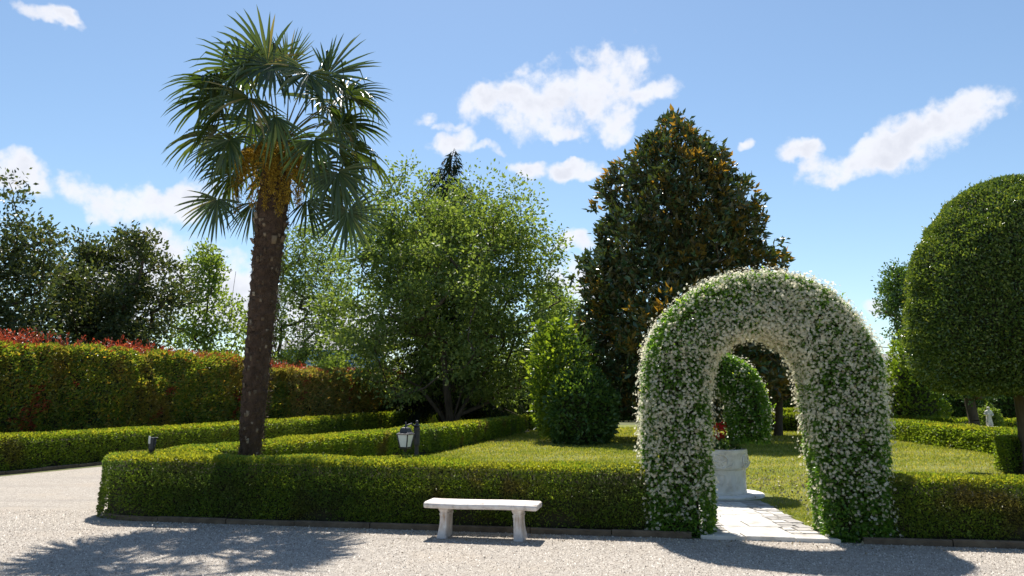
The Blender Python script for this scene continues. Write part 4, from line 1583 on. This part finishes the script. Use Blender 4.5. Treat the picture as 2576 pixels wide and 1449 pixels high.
    for a in [((.06, .05, 1.42), (0, 0, 1), .62, .05, F_, 1.75, 31, .03, .0), ((-.42, .1, 1.32), (-.45, .1, .9), .68, .12, F_, 1.6), ((.78, -.1, 1.20), (.9, -.1, .35), .82, .25, F_, 1.7),
              ((.50, .2, 1.22), (.42, .1, .9), .66, .1, (1, .2, 0), 1.5), ((-.64, -.1, 1.26), (-.9, -.15, .25), .84, .75), ((-.85, .35, 1.1), (-.85, .3, .05), .84, .8), ((-1.06, -.15, .78), (-.78, -.15, -.40), .84, .8),
              ((-1.10, .05, .20), (-.85, 0, -.30), .90, .9), ((-.62, -.58, -.12), (-.15, -.3, -.95), .86, .5, F_, 1.5), ((-1.02, .1, -.92), (-.25, 0, -1), .70, .4, F_, 1.7),
              ((1.14, .0, .88), (.75, 0, -.35), .76, .8), ((1.08, -.15, .32), (.95, -.1, -.05), .76, .7), ((1.22, .1, -.06), (.75, 0, -.42), .86, .9), ((1.08, -.35, -.58), (.25, -.1, -1), .82, .5, F_, 1.6),
              ((1.14, .15, -1.12), (.05, -.1, -1), .72, .15, F_, 2.4, 30, .03, .05), ((.42, .25, -.90), (.5, .1, -.85), .70, .3, F_, 1.3), ((-.50, .3, -.92), (-.1, .1, -1), .66, .3, F_, 1.3),
              ((.14, -.72, .22), (.25, -.2, -.95), .80, .4, F_, .85, 15), ((.05, -.72, 1.08), (.0, -.5, -.8), .78, .6, F_, 2.0), ((-.42, -.60, 1.08), (-.35, -.4, -.75), .80, .6), ((.60, -.58, 1.02), (.2, -.4, -.85), .80, .6),
              ((-.80, -.45, .48), (-.45, -.3, -.8), .80, .7), ((.88, -.42, .50), (.45, -.3, -.8), .80, .7), ((.70, -.50, -.08), (.4, -.3, -.85), .82, .6, F_, 1.6), ((-.30, -.70, .55), (-.15, -.5, -.85), .76, .5, F_, 1.7), 
              ((-.15, -.36, 1.32), (-.3, -.5, .5), .78, .5), ((.95, .3, 1.02), (.8, .2, .25), .80, .55), ((-.98, -.2, .98), (-.9, -.2, -.02), .84, .75),
              ((.32, .72, 1.1), (.25, .6, .2), .8, .5), ((-.7, .65, .65), (-.4, .5, -.5), .8, .7), ((.7, .65, .65), (.4, .5, -.5), .8, .7), ((-.1, .9, .4), (0, .6, -.5), .7, .7),
              ((-.82, .5, .08), (-.5, .3, -.7), .82, .7), ((.88, .5, .0), (.5, .3, -.7), .82, .7), ((-.3, .8, -.1), (0, .4, -.85), .8, .6), ((.36, .8, -.12), (.1, .4, -.85), .8, .6), ((-.90, .35, -.40), (-.35, .2, -.9), .76, .6), ((.86, .42, -.48), (.3, .2, -.9), .78, .6)]:
        frond(*a)

    # hanging flower clusters
    stalks = [(-1.75, .38, 4.95), (-1.15, .36, 4.85), (-2.35, .44, 5.0), (-1.45, .46, 5.2), (-.9, .44, 5.05), (3.0, .72, 5.0), (-.35, .42, 5.1), (-2.9, .56, 5.55), (.4, .35, 5.1), (1.6, .35, 5.1), (-1.5, .34, 5.45)]
    for a, ro, zb in stalks:
        c = axis(5.85)
        out = np.array([cos(a), sin(a), 0])
        pts = [c + out * .12 + np.array([0, 0, .05]), c + out * (ro * .75) + np.array([0, 0, .08]), c + out * ro + np.array([0, 0, -.15]), np.array([c[0] + out[0] * ro, c[1] + out[1] * ro, zb - .12])]
        b = MB()
        b.tube(pts, [.022, .018, .012, .005], 6)
        st = b.build('flower_cluster', M['palm_flower'], root)
        at = st.data.attributes.new('rnd', 'FLOAT', 'FACE')
        at.data.foreach_set('value', np.full(len(st.data.polygons), .2, dtype=np.float32))
        m = 950
        t = rng.uniform(.25, 1, m)
        Pp = np.stack([np.interp(t, [0, .33, .66, 1], [p[k] for p in pts]) for k in range(3)], 1)
        sp = np.interp(t, [.25, .5, .8, 1], [.03, .15, .17, .06])[:, None]
        Pp = Pp + nrm(rng.normal(size=(m, 3))) * sp * rng.uniform(.3, 1, (m, 1)) + np.array([0, 0, -.05])
        V2, F2 = leaves(rng, Pp, nrm(rng.normal(size=(m, 3)) * .5 + np.array([0, 0, -.8])), .050, asp=.26, up=-.4, out=.4, jit=.8)
        o = link('blossom', mesh_np('blossom', V2, F2, M['palm_flower'], {'rnd': np.repeat(rng.uniform(size=m), 2)}), st)
        o['kind'] = 'stuff'


palm()


# ------------------------------------------------------------------ clipped domed tree on the right
def domed_tree():
    rng = np.random.default_rng(23)
    cx, cy = 11.74, 17.45
    root = empty('domed_tree', (cx, cy, 0), 'large evergreen tree clipped to a tall smooth dome on a thick dark trunk', 'tree')
    b = MB()
    b.tube([(cx + .05, cy, -.05), (cx + .02, cy, .25), (cx, cy, 1.2), (cx - .03, cy, 2.2), (cx, cy, 4.6)], [.36, .29, .26, .27, .12], 14)
    b.build('trunk', M['bark'], root, True)
    prof = np.array([(.0, 1.95), (.8, 1.85), (1.5, 1.85), (2.0, 2.0), (2.25, 2.4), (2.36, 3.1), (2.36, 3.8), (2.25, 4.45), (2.02, 5.15), (1.68, 5.8), (1.28, 6.3), (.80, 6.62), (.35, 6.78), (.0, 6.82)])
    sg = np.linalg.norm(np.diff(prof, axis=0), axis=1)
    ar = sg * (prof[:-1, 0] + prof[1:, 0]) / 2 * 2 * pi
    Ll, asp = .075, .5
    n = int(ar.sum() * 2.7 / (.5 * asp * Ll ** 2) * .62)
    si = rng.choice(len(sg), n, p=ar / ar.sum())
    f = rng.uniform(size=n)
    r = prof[si, 0] * (1 - f) + prof[si + 1, 0] * f
    z = prof[si, 1] * (1 - f) + prof[si + 1, 1] * f
    # only the near two thirds of the dome
    a = atan2(-cy, -cx) + rng.uniform(-1, 1, n) * pi * .64
    tg = prof[si + 1] - prof[si]
    nr_, nz_ = tg[:, 1], -tg[:, 0]
    l = np.hypot(nr_, nz_)
    N = np.stack([np.cos(a) * nr_ / l, np.sin(a) * nr_ / l, nz_ / l], 1)
    P = np.stack([cx + np.cos(a) * r, cy + np.sin(a) * r, z], 1)
    P = P + N * (.09 * fbm(P, 1.4, 3) + .09 * fbm(P, 4.5, 4) - rng.exponential(.08, n) + .04)[:, None]
    foliage('crown', rng, P, N, Ll, M['topiary'], root, asp=asp, up=.3, out=.6)
    # shoots breaking the outline
    k = rng.choice(n, 900)
    k = k[(P[k][:, 2] > 2.2)]
    Q = np.repeat(P[k], 4, 0)
    D = nrm(N[k] + np.array([0, 0, .6]) + rng.normal(size=N[k].shape) * .4)
    Q = Q + np.repeat(D, 4, 0) * np.tile(np.linspace(.03, .14, 4), len(k))[:, None]
    foliage('young_shoots', rng, Q, np.repeat(D, 4, 0), .06, M['topiary'], root, asp=.45, bias=.3, stuff=True)
    core = MB()
    core.lathe((cx, cy, 0), [(max(r_ - .22, .0), 2.1 + (z_ - 1.85) * .93) for r_, z_ in prof[1:-1]], 24)
    core.build('branch_core', M['twig'], root, True)


domed_tree()


# ------------------------------------------------------------------ magnolias
def magnolia(name, label, cx, cy, z0, z1, rfun, n, seed, leafL=.32, trunk_r=.2, tip_p=.36, m=13):
    rng = np.random.default_rng(seed)
    root = empty(name, (cx, cy, 0), label, 'tree', 'magnolias behind the arch')
    C1 = crown_points(rng, int(n * .72), cx, cy, z0, z1, rfun, seed, gap=-.55, shell_pow=.16, freq=1.0)
    C2 = crown_points(rng, int(n * .28), cx, cy, z0, z1 * .95, rfun, seed + 1, gap=-.3, shell_pow=.6, freq=1.0)
    C1 = C1 + nrm(C1 - np.array([cx, cy, 5.0])) * (rng.normal(size=(len(C1), 1)) * .16 + .14 * fbm(C1, 1.8, seed + 4)[:, None])
    C1 = C1[C1[:, 0] < cx + rfun(np.array([.25]))[0] * .96]
    C = np.vstack([C1, C2])
    zt = np.linspace(0, z1 * .9, 12)
    tr = [[(cx + .1 * sin(z * .8), cy + .1 * cos(z * .7), z) for z in zt]]
    nodes, par, rad = grow(tr, C[rng.choice(len(C), min(len(C), 420), replace=False)], rng, .012, trunk_r)
    b = MB()
    limbs_mesh(b, nodes, par, rad)
    b.build('trunk', M['bark'], root, True)
    # rosettes of long leathery leaves
    cen = np.stack([np.full(len(C), cx), np.full(len(C), cy), C[:, 2] - .8], 1)
    O = nrm(C - cen + np.array([0, 0, .9]))
    idx = np.repeat(np.arange(len(C)), m)
    P = C[idx] + rng.normal(size=(len(idx), 3)) * .10
    D = nrm(O[idx] * .75 + rng.normal(size=(len(idx), 3)) * .75)
    tip_patch = fbm(C, .55, seed + 9)  # noise that gathers the gold-tipped rosettes in patches
    tip = (rng.uniform(size=len(C)) < tip_p * np.clip(1 + 1.4 * tip_patch, .1, 2.6)) & (np.arange(len(C)) < len(C1))
    sel = (tip[idx] & (rng.uniform(size=len(idx)) < .7)).astype(bool)
    foliage('crown', rng, P, D, np.where(sel, leafL * 1.0, leafL), [M['magnolia'], M['magnolia_tip']], root, asp=.40, up=.25, out=.9, jit=.35, tip_sel=sel)
    return root


magnolia('magnolia_tree', 'tall dense magnolia with dark leaves and rusty tips behind the arch', 7.3, 33.0, .9, 14.35,
         lambda t: np.interp(t, [0, .10, .25, .42, .58, .72, .83, .92, 1], [3.0, 4.5, 4.65, 4.1, 3.5, 2.8, 2.1, 1.35, .3]), 3900, 61)
magnolia('magnolia_tree', 'small dark magnolia on a slim straight trunk, seen through the opening of the arch', 12.5, 36.2, 1.9, 7.4,
         lambda t: np.interp(t, [0, .2, .5, .8, 1], [1.5, 2.3, 2.2, 1.6, .3]), 900, 62, tip_p=.1, trunk_r=.19)


# ------------------------------------------------------------------ broad trees
def envelope(*tr):
    ts, rs = zip(*tr)
    return lambda t: np.interp(t, ts, rs)


def maple():
    rng = np.random.default_rng(71)
    cx, cy = -3.4, 42.0
    C = crown_points(rng, 560, cx - .1, cy, 1.9, 14.0, envelope((0, 4.6), (.1, 6.0), (.3, 6.2), (.55, 5.7), (.75, 4.9), (.9, 3.7), (1, 1.8)), 71, gap=-.12, shell_pow=.45, freq=.9)
    # tall shoots along the top of the crown
    tops = np.array([(cx - 2.9, cy, 14.9), (cx - 3.2, cy - .5, 14.0), (cx - 1.3, cy, 14.2), (cx + 1.6, cy, 14.2), (cx + 3.5, cy, 13.9), (cx + 4.1, cy, 13.0), (cx - 4.9, cy, 13.0), (cx + 5.6, cy - .5, 10.5), (cx - 6.2, cy, 9.8), (cx + 6.2, cy + 1, 8.2), (cx - 6.8, cy, 7.4)])
    C = np.vstack([C, tops, tops - np.array([0, 0, .9])])
    tr = []
    for dx, dy, tx, tz in [(0, 0, -.5, 5), (.25, .1, 1.5, 5.5), (-.35, 0, -2.6, 4.2), (.5, 0, 3.0, 4.8), (-.1, -.3, .4, 6.5), (-.5, .2, -4.0, 3.6)]:
        tr.append([(cx + .1, cy, -.1), (cx + dx, cy + dy, .9), (cx + dx + (tx - dx) * .35, cy + dy * 2, 2.4), (cx + tx, cy + dy * 6, tz)])
    tree('maple_tree', 'broad multi stemmed green maple with pale limbs, in the middle behind the long hedges', (cx, cy, 0), tr, C, .66, 110, .22, 'maple', 72, squash=.5, bark='bark', r_tip=.013, r_max=.22, droop=.2)


maple()


def simple_tree(label, cx, cy, z0, z1, env, n, rc, per, leafL, mat, seed, stems=1, spread=.5, trunk_top=.5, bark='bark', gap=-.2, freq=.7, sp=.5, extra=None, **kw):
    rng = np.random.default_rng(seed)
    C = crown_points(rng, n, cx, cy, z0, z1, env, seed, gap=gap, shell_pow=sp, freq=freq)
    if extra is not None:
        C = np.vstack([C, np.array(extra)])
    tr = []
    for k in range(stems):
        dx = (k - (stems - 1) / 2) * spread
        zt = z0 + (z1 - z0) * trunk_top
        tr.append([(cx + dx * .3, cy, -.1), (cx + dx * .6, cy + rng.normal() * .1, z0 * .5), (cx + dx, cy + rng.normal() * .2, z0), (cx + dx * 1.7 + rng.normal() * .1, cy, zt)])
    return tree(kw.pop('name', 'tree'), label, (cx, cy, 0), tr, C, rc, per, leafL, M and mat, seed + 1, bark=bark, **kw)


# left of the palm
simple_tree('dark tall tree at the left edge of the photo, behind the red tipped hedge', -17.7, 25.5, 2.0, 8.6, envelope((0, 2.4), (.3, 2.6), (.6, 2.0), (.85, 1.2), (1, .3)), 220, .42, 110, .165, 'plum', 81,
            extra=[(-16.9, 25, 8.4), (-17.1, 25, 9.0), (-16.5, 25, 7.6), (-15.9, 25, 6.9)], name='dark_tree')
simple_tree('dark broad bushy tree with a thick trunk behind the red tipped hedge', -16.3, 30.0, 2.2, 9.2, envelope((0, 1.8), (.25, 2.6), (.55, 2.6), (.8, 1.9), (.93, 1.2), (1, .3)), 270, .42, 110, .165, 'plum', 83,
            stems=2, spread=.5, r_max=.3, r_tip=.02, name='dark_tree')
simple_tree('slender airy young tree with pale green leaves, close left of the palm trunk', -14.4, 35.5, 1.8, 9.2, envelope((0, 1.8), (.3, 2.1), (.6, 1.5), (.85, .9), (1, .15)), 150, .36, 42, .19, 'young', 85,
            stems=3, spread=.7, trunk_top=.8, gap=-.05, sp=.6, r_tip=.010, name='young_tree')
simple_tree('light green loose tree with several thin trunks, right of the palm trunk', -14.2, 52.0, 2.8, 14.2, envelope((0, 3.1), (.3, 3.9), (.6, 3.3), (.85, 2.0), (1, .4)), 270, .56, 60, .22, 'maple', 87,
            stems=3, spread=1.3, trunk_top=.7, gap=-.08, r_tip=.012, bark='bark', name='light_green_tree', extra=[(-16.7, 51, 8.2), (-16.9, 51, 10.0), (-17.0, 51, 11.2)])
simple_tree('pale low tree rising behind the hedge, just left of the palm trunk', -13.0, 47, 1.5, 6.5, envelope((0, 2.4), (.4, 2.6), (.8, 1.6), (1, .3)), 130, .42, 60, .21, 'young', 89, name='young_tree')
simple_tree('light leafy tree in the gap between the maple and the magnolia', 3.4, 52, 2.0, 11.2, envelope((0, 2.0), (.4, 2.4), (.8, 1.6), (1, .3)), 180, .45, 62, .24, 'young', 91, name='young_tree', gap=-.1)


# conifer behind the maple: dark skirts below, a thin nodding top above
def conifer():
    rng = np.random.default_rng(95)
    cx, cy, h = -4.45, 50.0, 18.7
    root = empty('conifer', (cx, cy, 0), 'dark conifer behind the maple, its thin drooping top showing above the crown', 'tree')
    b = MB()
    b.tube([(cx, cy, 0), (cx, cy, h * .5), (cx + .15, cy, h * .92), (cx + .5, cy, h + .05)], [.35, .2, .06, .015], 8)
    Ps, Ds = [], []
    for i in range(210):
        z = 1.0 + (h - 1.05) * (i / 210) ** .92
        t = z / h
        ln = np.interp(t, [0, .1, .5, .8, .93, 1], [6.6, 6.4, 3.9, 2.0, 1.0, .25]) * rng.uniform(.65, 1.1)
        a = i * 2.39996 + rng.normal() * .2
        o = np.array([cos(a), sin(a), 0])
        q0 = np.array([cx + np.interp(t, [.8, .92, 1], [.05, .15, .5]), cy, z])
        q1 = q0 + o * ln * .5 + np.array([0, 0, .10 * ln])
        q2 = q0 + o * ln + np.array([0, 0, -.12 * ln])
        b.tube([q0, q1, q2], [.05 * (1 - t) + .015, .02, .006], 4, False)
        k = int(np.interp(t, [0, .75, .9, 1], [52, 45, 30, 24]) * ln)
        s = rng.uniform(.12, 1, k)[:, None]
        p = q0 * (1 - s) ** 2 + 2 * q1 * s * (1 - s) + q2 * s ** 2
        sd = np.array([-o[1], o[0], 0])
        p = p + sd * rng.normal(size=(k, 1)) * .16 * ln * (1.1 - s) + np.array([0, 0, -1]) * rng.exponential(.16, (k, 1))
        Ps.append(p)
        Ds.append(np.tile(o * .6 + np.array([0, 0, -.7]), (k, 1)))
    b.build('trunk', M['bark'], root, True)
    P, D = np.vstack(Ps), np.vstack(Ds)
    foliage('crown', rng, P, nrm(D), .42, M['needle'], root, asp=.20, up=-.15, out=.8, jit=.55)


conifer()


# ------------------------------------------------------------------ shrubs
def shrub(name, label, cx, cy, prof, leafL, mat, seed, cover=2.6, asp=.55, lump=.16, up=.3, bright=None, core=True):
    """prof: (radius, height) pairs from the ground up"""
    rng = np.random.default_rng(seed)
    root = empty(name, (cx, cy, 0), label, 'shrub')
    prof = np.array(prof)
    sg = np.linalg.norm(np.diff(prof, axis=0), axis=1)
    ar = sg * (prof[:-1, 0] + prof[1:, 0]) * pi
    n = int(ar.sum() * cover / (.5 * asp * leafL ** 2))
    si = rng.choice(len(sg), n, p=ar / ar.sum())
    f = rng.uniform(size=n)
    r = prof[si, 0] * (1 - f) + prof[si + 1, 0] * f
    z = prof[si, 1] * (1 - f) + prof[si + 1, 1] * f
    a = rng.uniform(0, 2 * pi, n)
    tg = prof[si + 1] - prof[si]
    l = np.hypot(tg[:, 0], tg[:, 1]) + 1e-6
    N = np.stack([np.cos(a) * tg[:, 1] / l, np.sin(a) * tg[:, 1] / l, -tg[:, 0] / l], 1)
    P = np.stack([cx + np.cos(a) * r, cy + np.sin(a) * r, z], 1)
    P = P + N * (lump * fbm(P, 1.5, seed) + lump * .7 * fbm(P, 4.5, seed + 1) - rng.exponential(lump * .6, n))[:, None]
    P[:, 2] = np.maximum(P[:, 2], .03)
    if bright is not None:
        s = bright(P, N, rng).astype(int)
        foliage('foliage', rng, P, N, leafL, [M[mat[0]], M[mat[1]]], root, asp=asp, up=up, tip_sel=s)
    else:
        foliage('foliage', rng, P, N, leafL, M[mat], root, asp=asp, up=up)
    b = MB()
    if core:
        b.lathe((cx, cy, 0), [(max(r_ * .80 - .1, .02), .06 + z_ * .88) for r_, z_ in prof], 14)
        b.build('branch_core', M['twig'], root, True)
    st = MB()
    for k in range(5):
        aa = k * 1.3
        st.tube([(cx + .1 * cos(aa), cy + .1 * sin(aa), -.05), (cx + .3 * cos(aa) * prof[1][0], cy + .3 * sin(aa) * prof[1][0], prof[-1][1] * .6)], [.05, .02], 5)
    st.build('stems', M['bark'], root, True)
    return root


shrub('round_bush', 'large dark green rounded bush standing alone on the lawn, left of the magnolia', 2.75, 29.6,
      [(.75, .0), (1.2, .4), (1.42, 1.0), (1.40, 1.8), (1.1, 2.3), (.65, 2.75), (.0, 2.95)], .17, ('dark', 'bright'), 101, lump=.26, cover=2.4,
      bright=lambda P, N, rng: (rng.uniform(size=len(P)) < np.clip((P[:, 2] - 1.7) / 2.6 + (2.2 - P[:, 0]) * .35, 0, .75)))  # sunlit upper left painted in with the brighter leaf colour
shrub('bright_shrub', 'leafy shrub in yellow green, coloured as the sunlit upper left of the dark bush', 1.75, 31.2,
      [(.8, .0), (1.25, .8), (1.35, 1.8), (1.3, 2.9), (1.0, 3.9), (.65, 4.7), (.3, 5.1), (0, 5.3)], .23, ('bright', 'dark'), 103, cover=1.7, lump=.75, core=False,
      bright=lambda P, N, rng: (rng.uniform(size=len(P)) < np.clip(.10 + (P[:, 0] - 1.8) * .7, .05, .9)))  # lit left and shaded right painted with two leaf colours
shrub('round_shrub', 'small bright rounded shrub in front of the dark hedge under the maple', -2.05, 50.5,
      [(.6, 0), (1.2, .7), (1.25, 1.6), (.9, 2.4), (0, 2.75)], .16, 'bright', 105)
shrub('low_shrub', 'low pale green shrub right of the small bright rounded shrub', -.55, 52,
      [(.8, 0), (1.0, .6), (.85, 1.5), (0, 1.8)], .15, 'young', 107)
shrub('bright_shrub', 'yellow green shrub right behind the right leg of the white arch', 20.2, 38.6,
      [(1.0, 0), (1.4, 1.2), (1.35, 2.4), (.9, 3.6), (.45, 4.5), (0, 4.9)], .19, 'bright', 109, lump=.4, cover=1.9)
shrub('pale_shrub', 'small pale yellowish shrub behind the white statue', 19.6, 31.6, [(.3, 0), (.42, .7), (.40, 1.3), (0, 1.6)], .10, 'young', 111)

hedge('laurel_hedge', 'tall dark wall of laurel shrubs behind the right parterre, under the domed tree', 'hedge', [(19.6, 45.0, 3.1), (24, 42.0, 3.5), (30, 38.5, 3.4), (38, 34, 3.4)], 2.0, leafL=.16, cover=2.4, mat='dark', seed=121, px=3.0,
      amp=.30, freq=1.1, core_in=.35, corner=.5)
hedge('laurel_hedge', 'tall dark hedge closing the garden behind the magnolia trunks', 'hedge', [(-3.5, 66, 3.0), (6, 64, 3.2), (14, 60, 3.0), (21, 56, 3.0)], 2.0, leafL=.18, cover=2.2, mat='dark', seed=123, px=2.8,
      amp=.3, freq=1.0, core_in=.35, corner=.5)

simple_tree('tall dark green tree with two bare trunks beyond the garden, right of the arch', 33.8, 65, 5.2, 13.2, envelope((0, 1.2), (.3, 2.0), (.7, 2.0), (1, .5)), 150, .62, 60, .26, 'dark', 131, stems=2, spread=.9, r_tip=.03, r_max=.3, name='dark_green_tree', gap=-.4)
simple_tree('small tree with bare dark trunk before the laurel wall, under the domed tree', 17.9, 29.8, 1.75, 3.6, envelope((0, 1.0), (.5, 1.6), (1, .4)), 90, .35, 50, .12, 'dark', 133, r_tip=.02, name='small_tree', gap=-.5)
simple_tree('slim tree far behind the arch, its dark trunk left of the right leg', 15.4, 45.5, 2.2, 6.5, envelope((0, 1.0), (.5, 1.4), (1, .3)), 90, .45, 40, .2, 'plum', 135, r_tip=.026, name='dark_tree', gap=-.5)


# ------------------------------------------------------------------ the statue
def statue():
    x, y = 18.95, 30.6
    root = empty('garden_statue', (x, y, 0), 'small white stone statue of a draped figure above the far right hedges', 'statue')
    b = MB()
    b.box((x, y, .09), (.46, .46, .18))
    b.box((x, y, .39), (.34, .34, .42))
    b.box((x, y, .625), (.42, .42, .05))
    b.build('plinth', M['white_stone'], root, bevel=.012)
    me = bpy.data.meshes.new('figure')
    J = [(0, 0, .88), (0, 0, 1.02), (0, -.01, 1.16), (0, 0, 1.27), (0, -.01, 1.33), (0, -.025, 1.42),     # pelvis .. head
         (.10, 0, 1.22), (.16, -.02, 1.10), (.05, -.12, 1.07), (-.10, 0, 1.22), (-.17, -.02, 1.11), (-.04, -.12, 1.12),
         (.05, 0, .82), (.06, -.04, .72), (.06, -.03, .655), (-.05, 0, .82), (-.05, 0, .72), (-.06, -.02, .655)]
    E_ = [(0, 1), (1, 2), (2, 3), (3, 4), (4, 5), (2, 6), (6, 7), (7, 8), (2, 9), (9, 10), (10, 11), (0, 12), (12, 13), (13, 14), (0, 15), (15, 16), (16, 17)]
    R = [.10, .085, .10, .045, .055, .070, .055, .042, .03, .055, .042, .03, .075, .065, .06, .075, .065, .06]
    me.from_pydata([(x + a, y + b_, c) for a, b_, c in J], E_, [])
    me.materials.append(M['white_stone'])
    o = link('figure', me, root)
    md = o.modifiers.new('skin', 'SKIN')
    for i, r in enumerate(R):
        me.skin_vertices[0].data[i].radius = (r, r)
        me.skin_vertices[0].data[i].use_root = (i == 0)
    o.modifiers.new('sub', 'SUBSURF').levels = 2
    o.modifiers['sub'].render_levels = 2


statue()


# ------------------------------------------------------------------ far buildings glimpsed between the trees
def building(name, label, cx, cy, w, d, h, rh, wall, roof, wins, rz=0.0):
    root = empty(name, (cx, cy, 0), label, 'building')

    def P(x, y, z):
        return (cx + x * cos(rz) - y * sin(rz), cy + x * sin(rz) + y * cos(rz), z)
    b = MB()
    b.box((cx, cy, h / 2), (w, d, h), rz)
    b.build('wall', wall, root)
    b = MB()
    e = .35
    v = [P(-w / 2 - e, -d / 2 - e, h), P(w / 2 + e, -d / 2 - e, h), P(w / 2 + e, d / 2 + e, h), P(-w / 2 - e, d / 2 + e, h), P(-w / 2 - e, 0, h + rh), P(w / 2 + e, 0, h + rh)]
    b.add(v, [(0, 1, 5, 4), (2, 3, 4, 5), (1, 2, 5), (3, 0, 4), (3, 2, 1, 0)])
    b.build('roof', roof, root)
    for (x, z, ww, hh, kind, mat) in wins:
        c = P(x, -d / 2 - .03, z)
        f = MB()
        f.box(c, (ww, .10, hh), rz)
        f.build(kind, mat, root)
    return root


wallw = solid_mat('white_plaster', (.55, .55, .54), (.70, .70, .69), 2, .9)
roofg = solid_mat('grey_roof', (.17, .17, .18), (.26, .26, .27), 3, .8)
bluep = solid_mat('blue_paint', (.03, .09, .36), (.05, .13, .45), 3, .5)
blues = solid_mat('blue_sheet_metal', (.10, .24, .45), (.16, .32, .55), 3, .5)
building('white_house', 'white building with a grey roof and blue shutters, glimpsed right of the arch behind trees', 46.5, 90, 10, 8, 4.6, 2.6, wallw, roofg,
         [(-3.4, 3.5, 1.1, 1.3, 'shutter', bluep), (-.9, 3.5, 1.1, 1.3, 'shutter', bluep), (1.6, 3.5, 1.1, 1.3, 'shutter', bluep), (-2.0, 1.2, 1.6, 2.3, 'door', bluep), (1.8, 1.4, 1.6, 1.3, 'shutter', bluep)], -.3)
building('blue_hall', 'pale blue hall far away, glimpsed between the trunks right of the palm', -30, 130, 16, 14, 9.8, 2.2, blues, roofg,
         [(-5, 2.2, 3, 4, 'door', wallw), (0, 6.8, 14, 1.2, 'window_band', wallw)], .1)

# overhead cable right of the arch, between two poles beyond the garden
o = empty('utility_line', (40, 70, 0), 'thin overhead cable on wooden poles beyond the garden, right of the arch', 'cable')
b = MB()
b.tube([(30 + 30 * t, 70 - 6 * t, 7.1 - 1.4 * (1 - (2 * t - 1) ** 2)) for t in np.linspace(0, 1, 14)], .035, 5)
b.build('cable', M['wire'], o)
for px_, py_ in ((30, 70), (60, 64)):
    b = MB()
    b.tube([(px_, py_, 0), (px_, py_, 7.4)], [.13, .10], 8)
    b.build('pole', M['bark'], o)

# the far wood behind everything
def far_wood():
    rng = np.random.default_rng(140)
    n = 52000
    x = rng.uniform(-130, 150, n)
    hgt = 5.0 + 2.2 * np.sin(x * .09) + 1.3 * np.sin(x * .27 + 1) + 1.2 * np.sin(x * .71)
    P = np.stack([x, 150 + rng.normal(size=n) * 4, hgt * rng.uniform(0, 1, n) ** .7], 1)
    V, F = leaves(rng, P, nrm(rng.normal(size=(n, 3)) + np.array([0, -.4, .5])), .9, asp=.6)
    o = link('far_wood', mesh_np('far_wood', V, F, M['maple'], {'rnd': np.repeat(rng.beta(2, 2, n), 2)}))
    tag(o, 'distant line of trees along the horizon behind the garden', 'trees', kind='stuff')


far_wood()
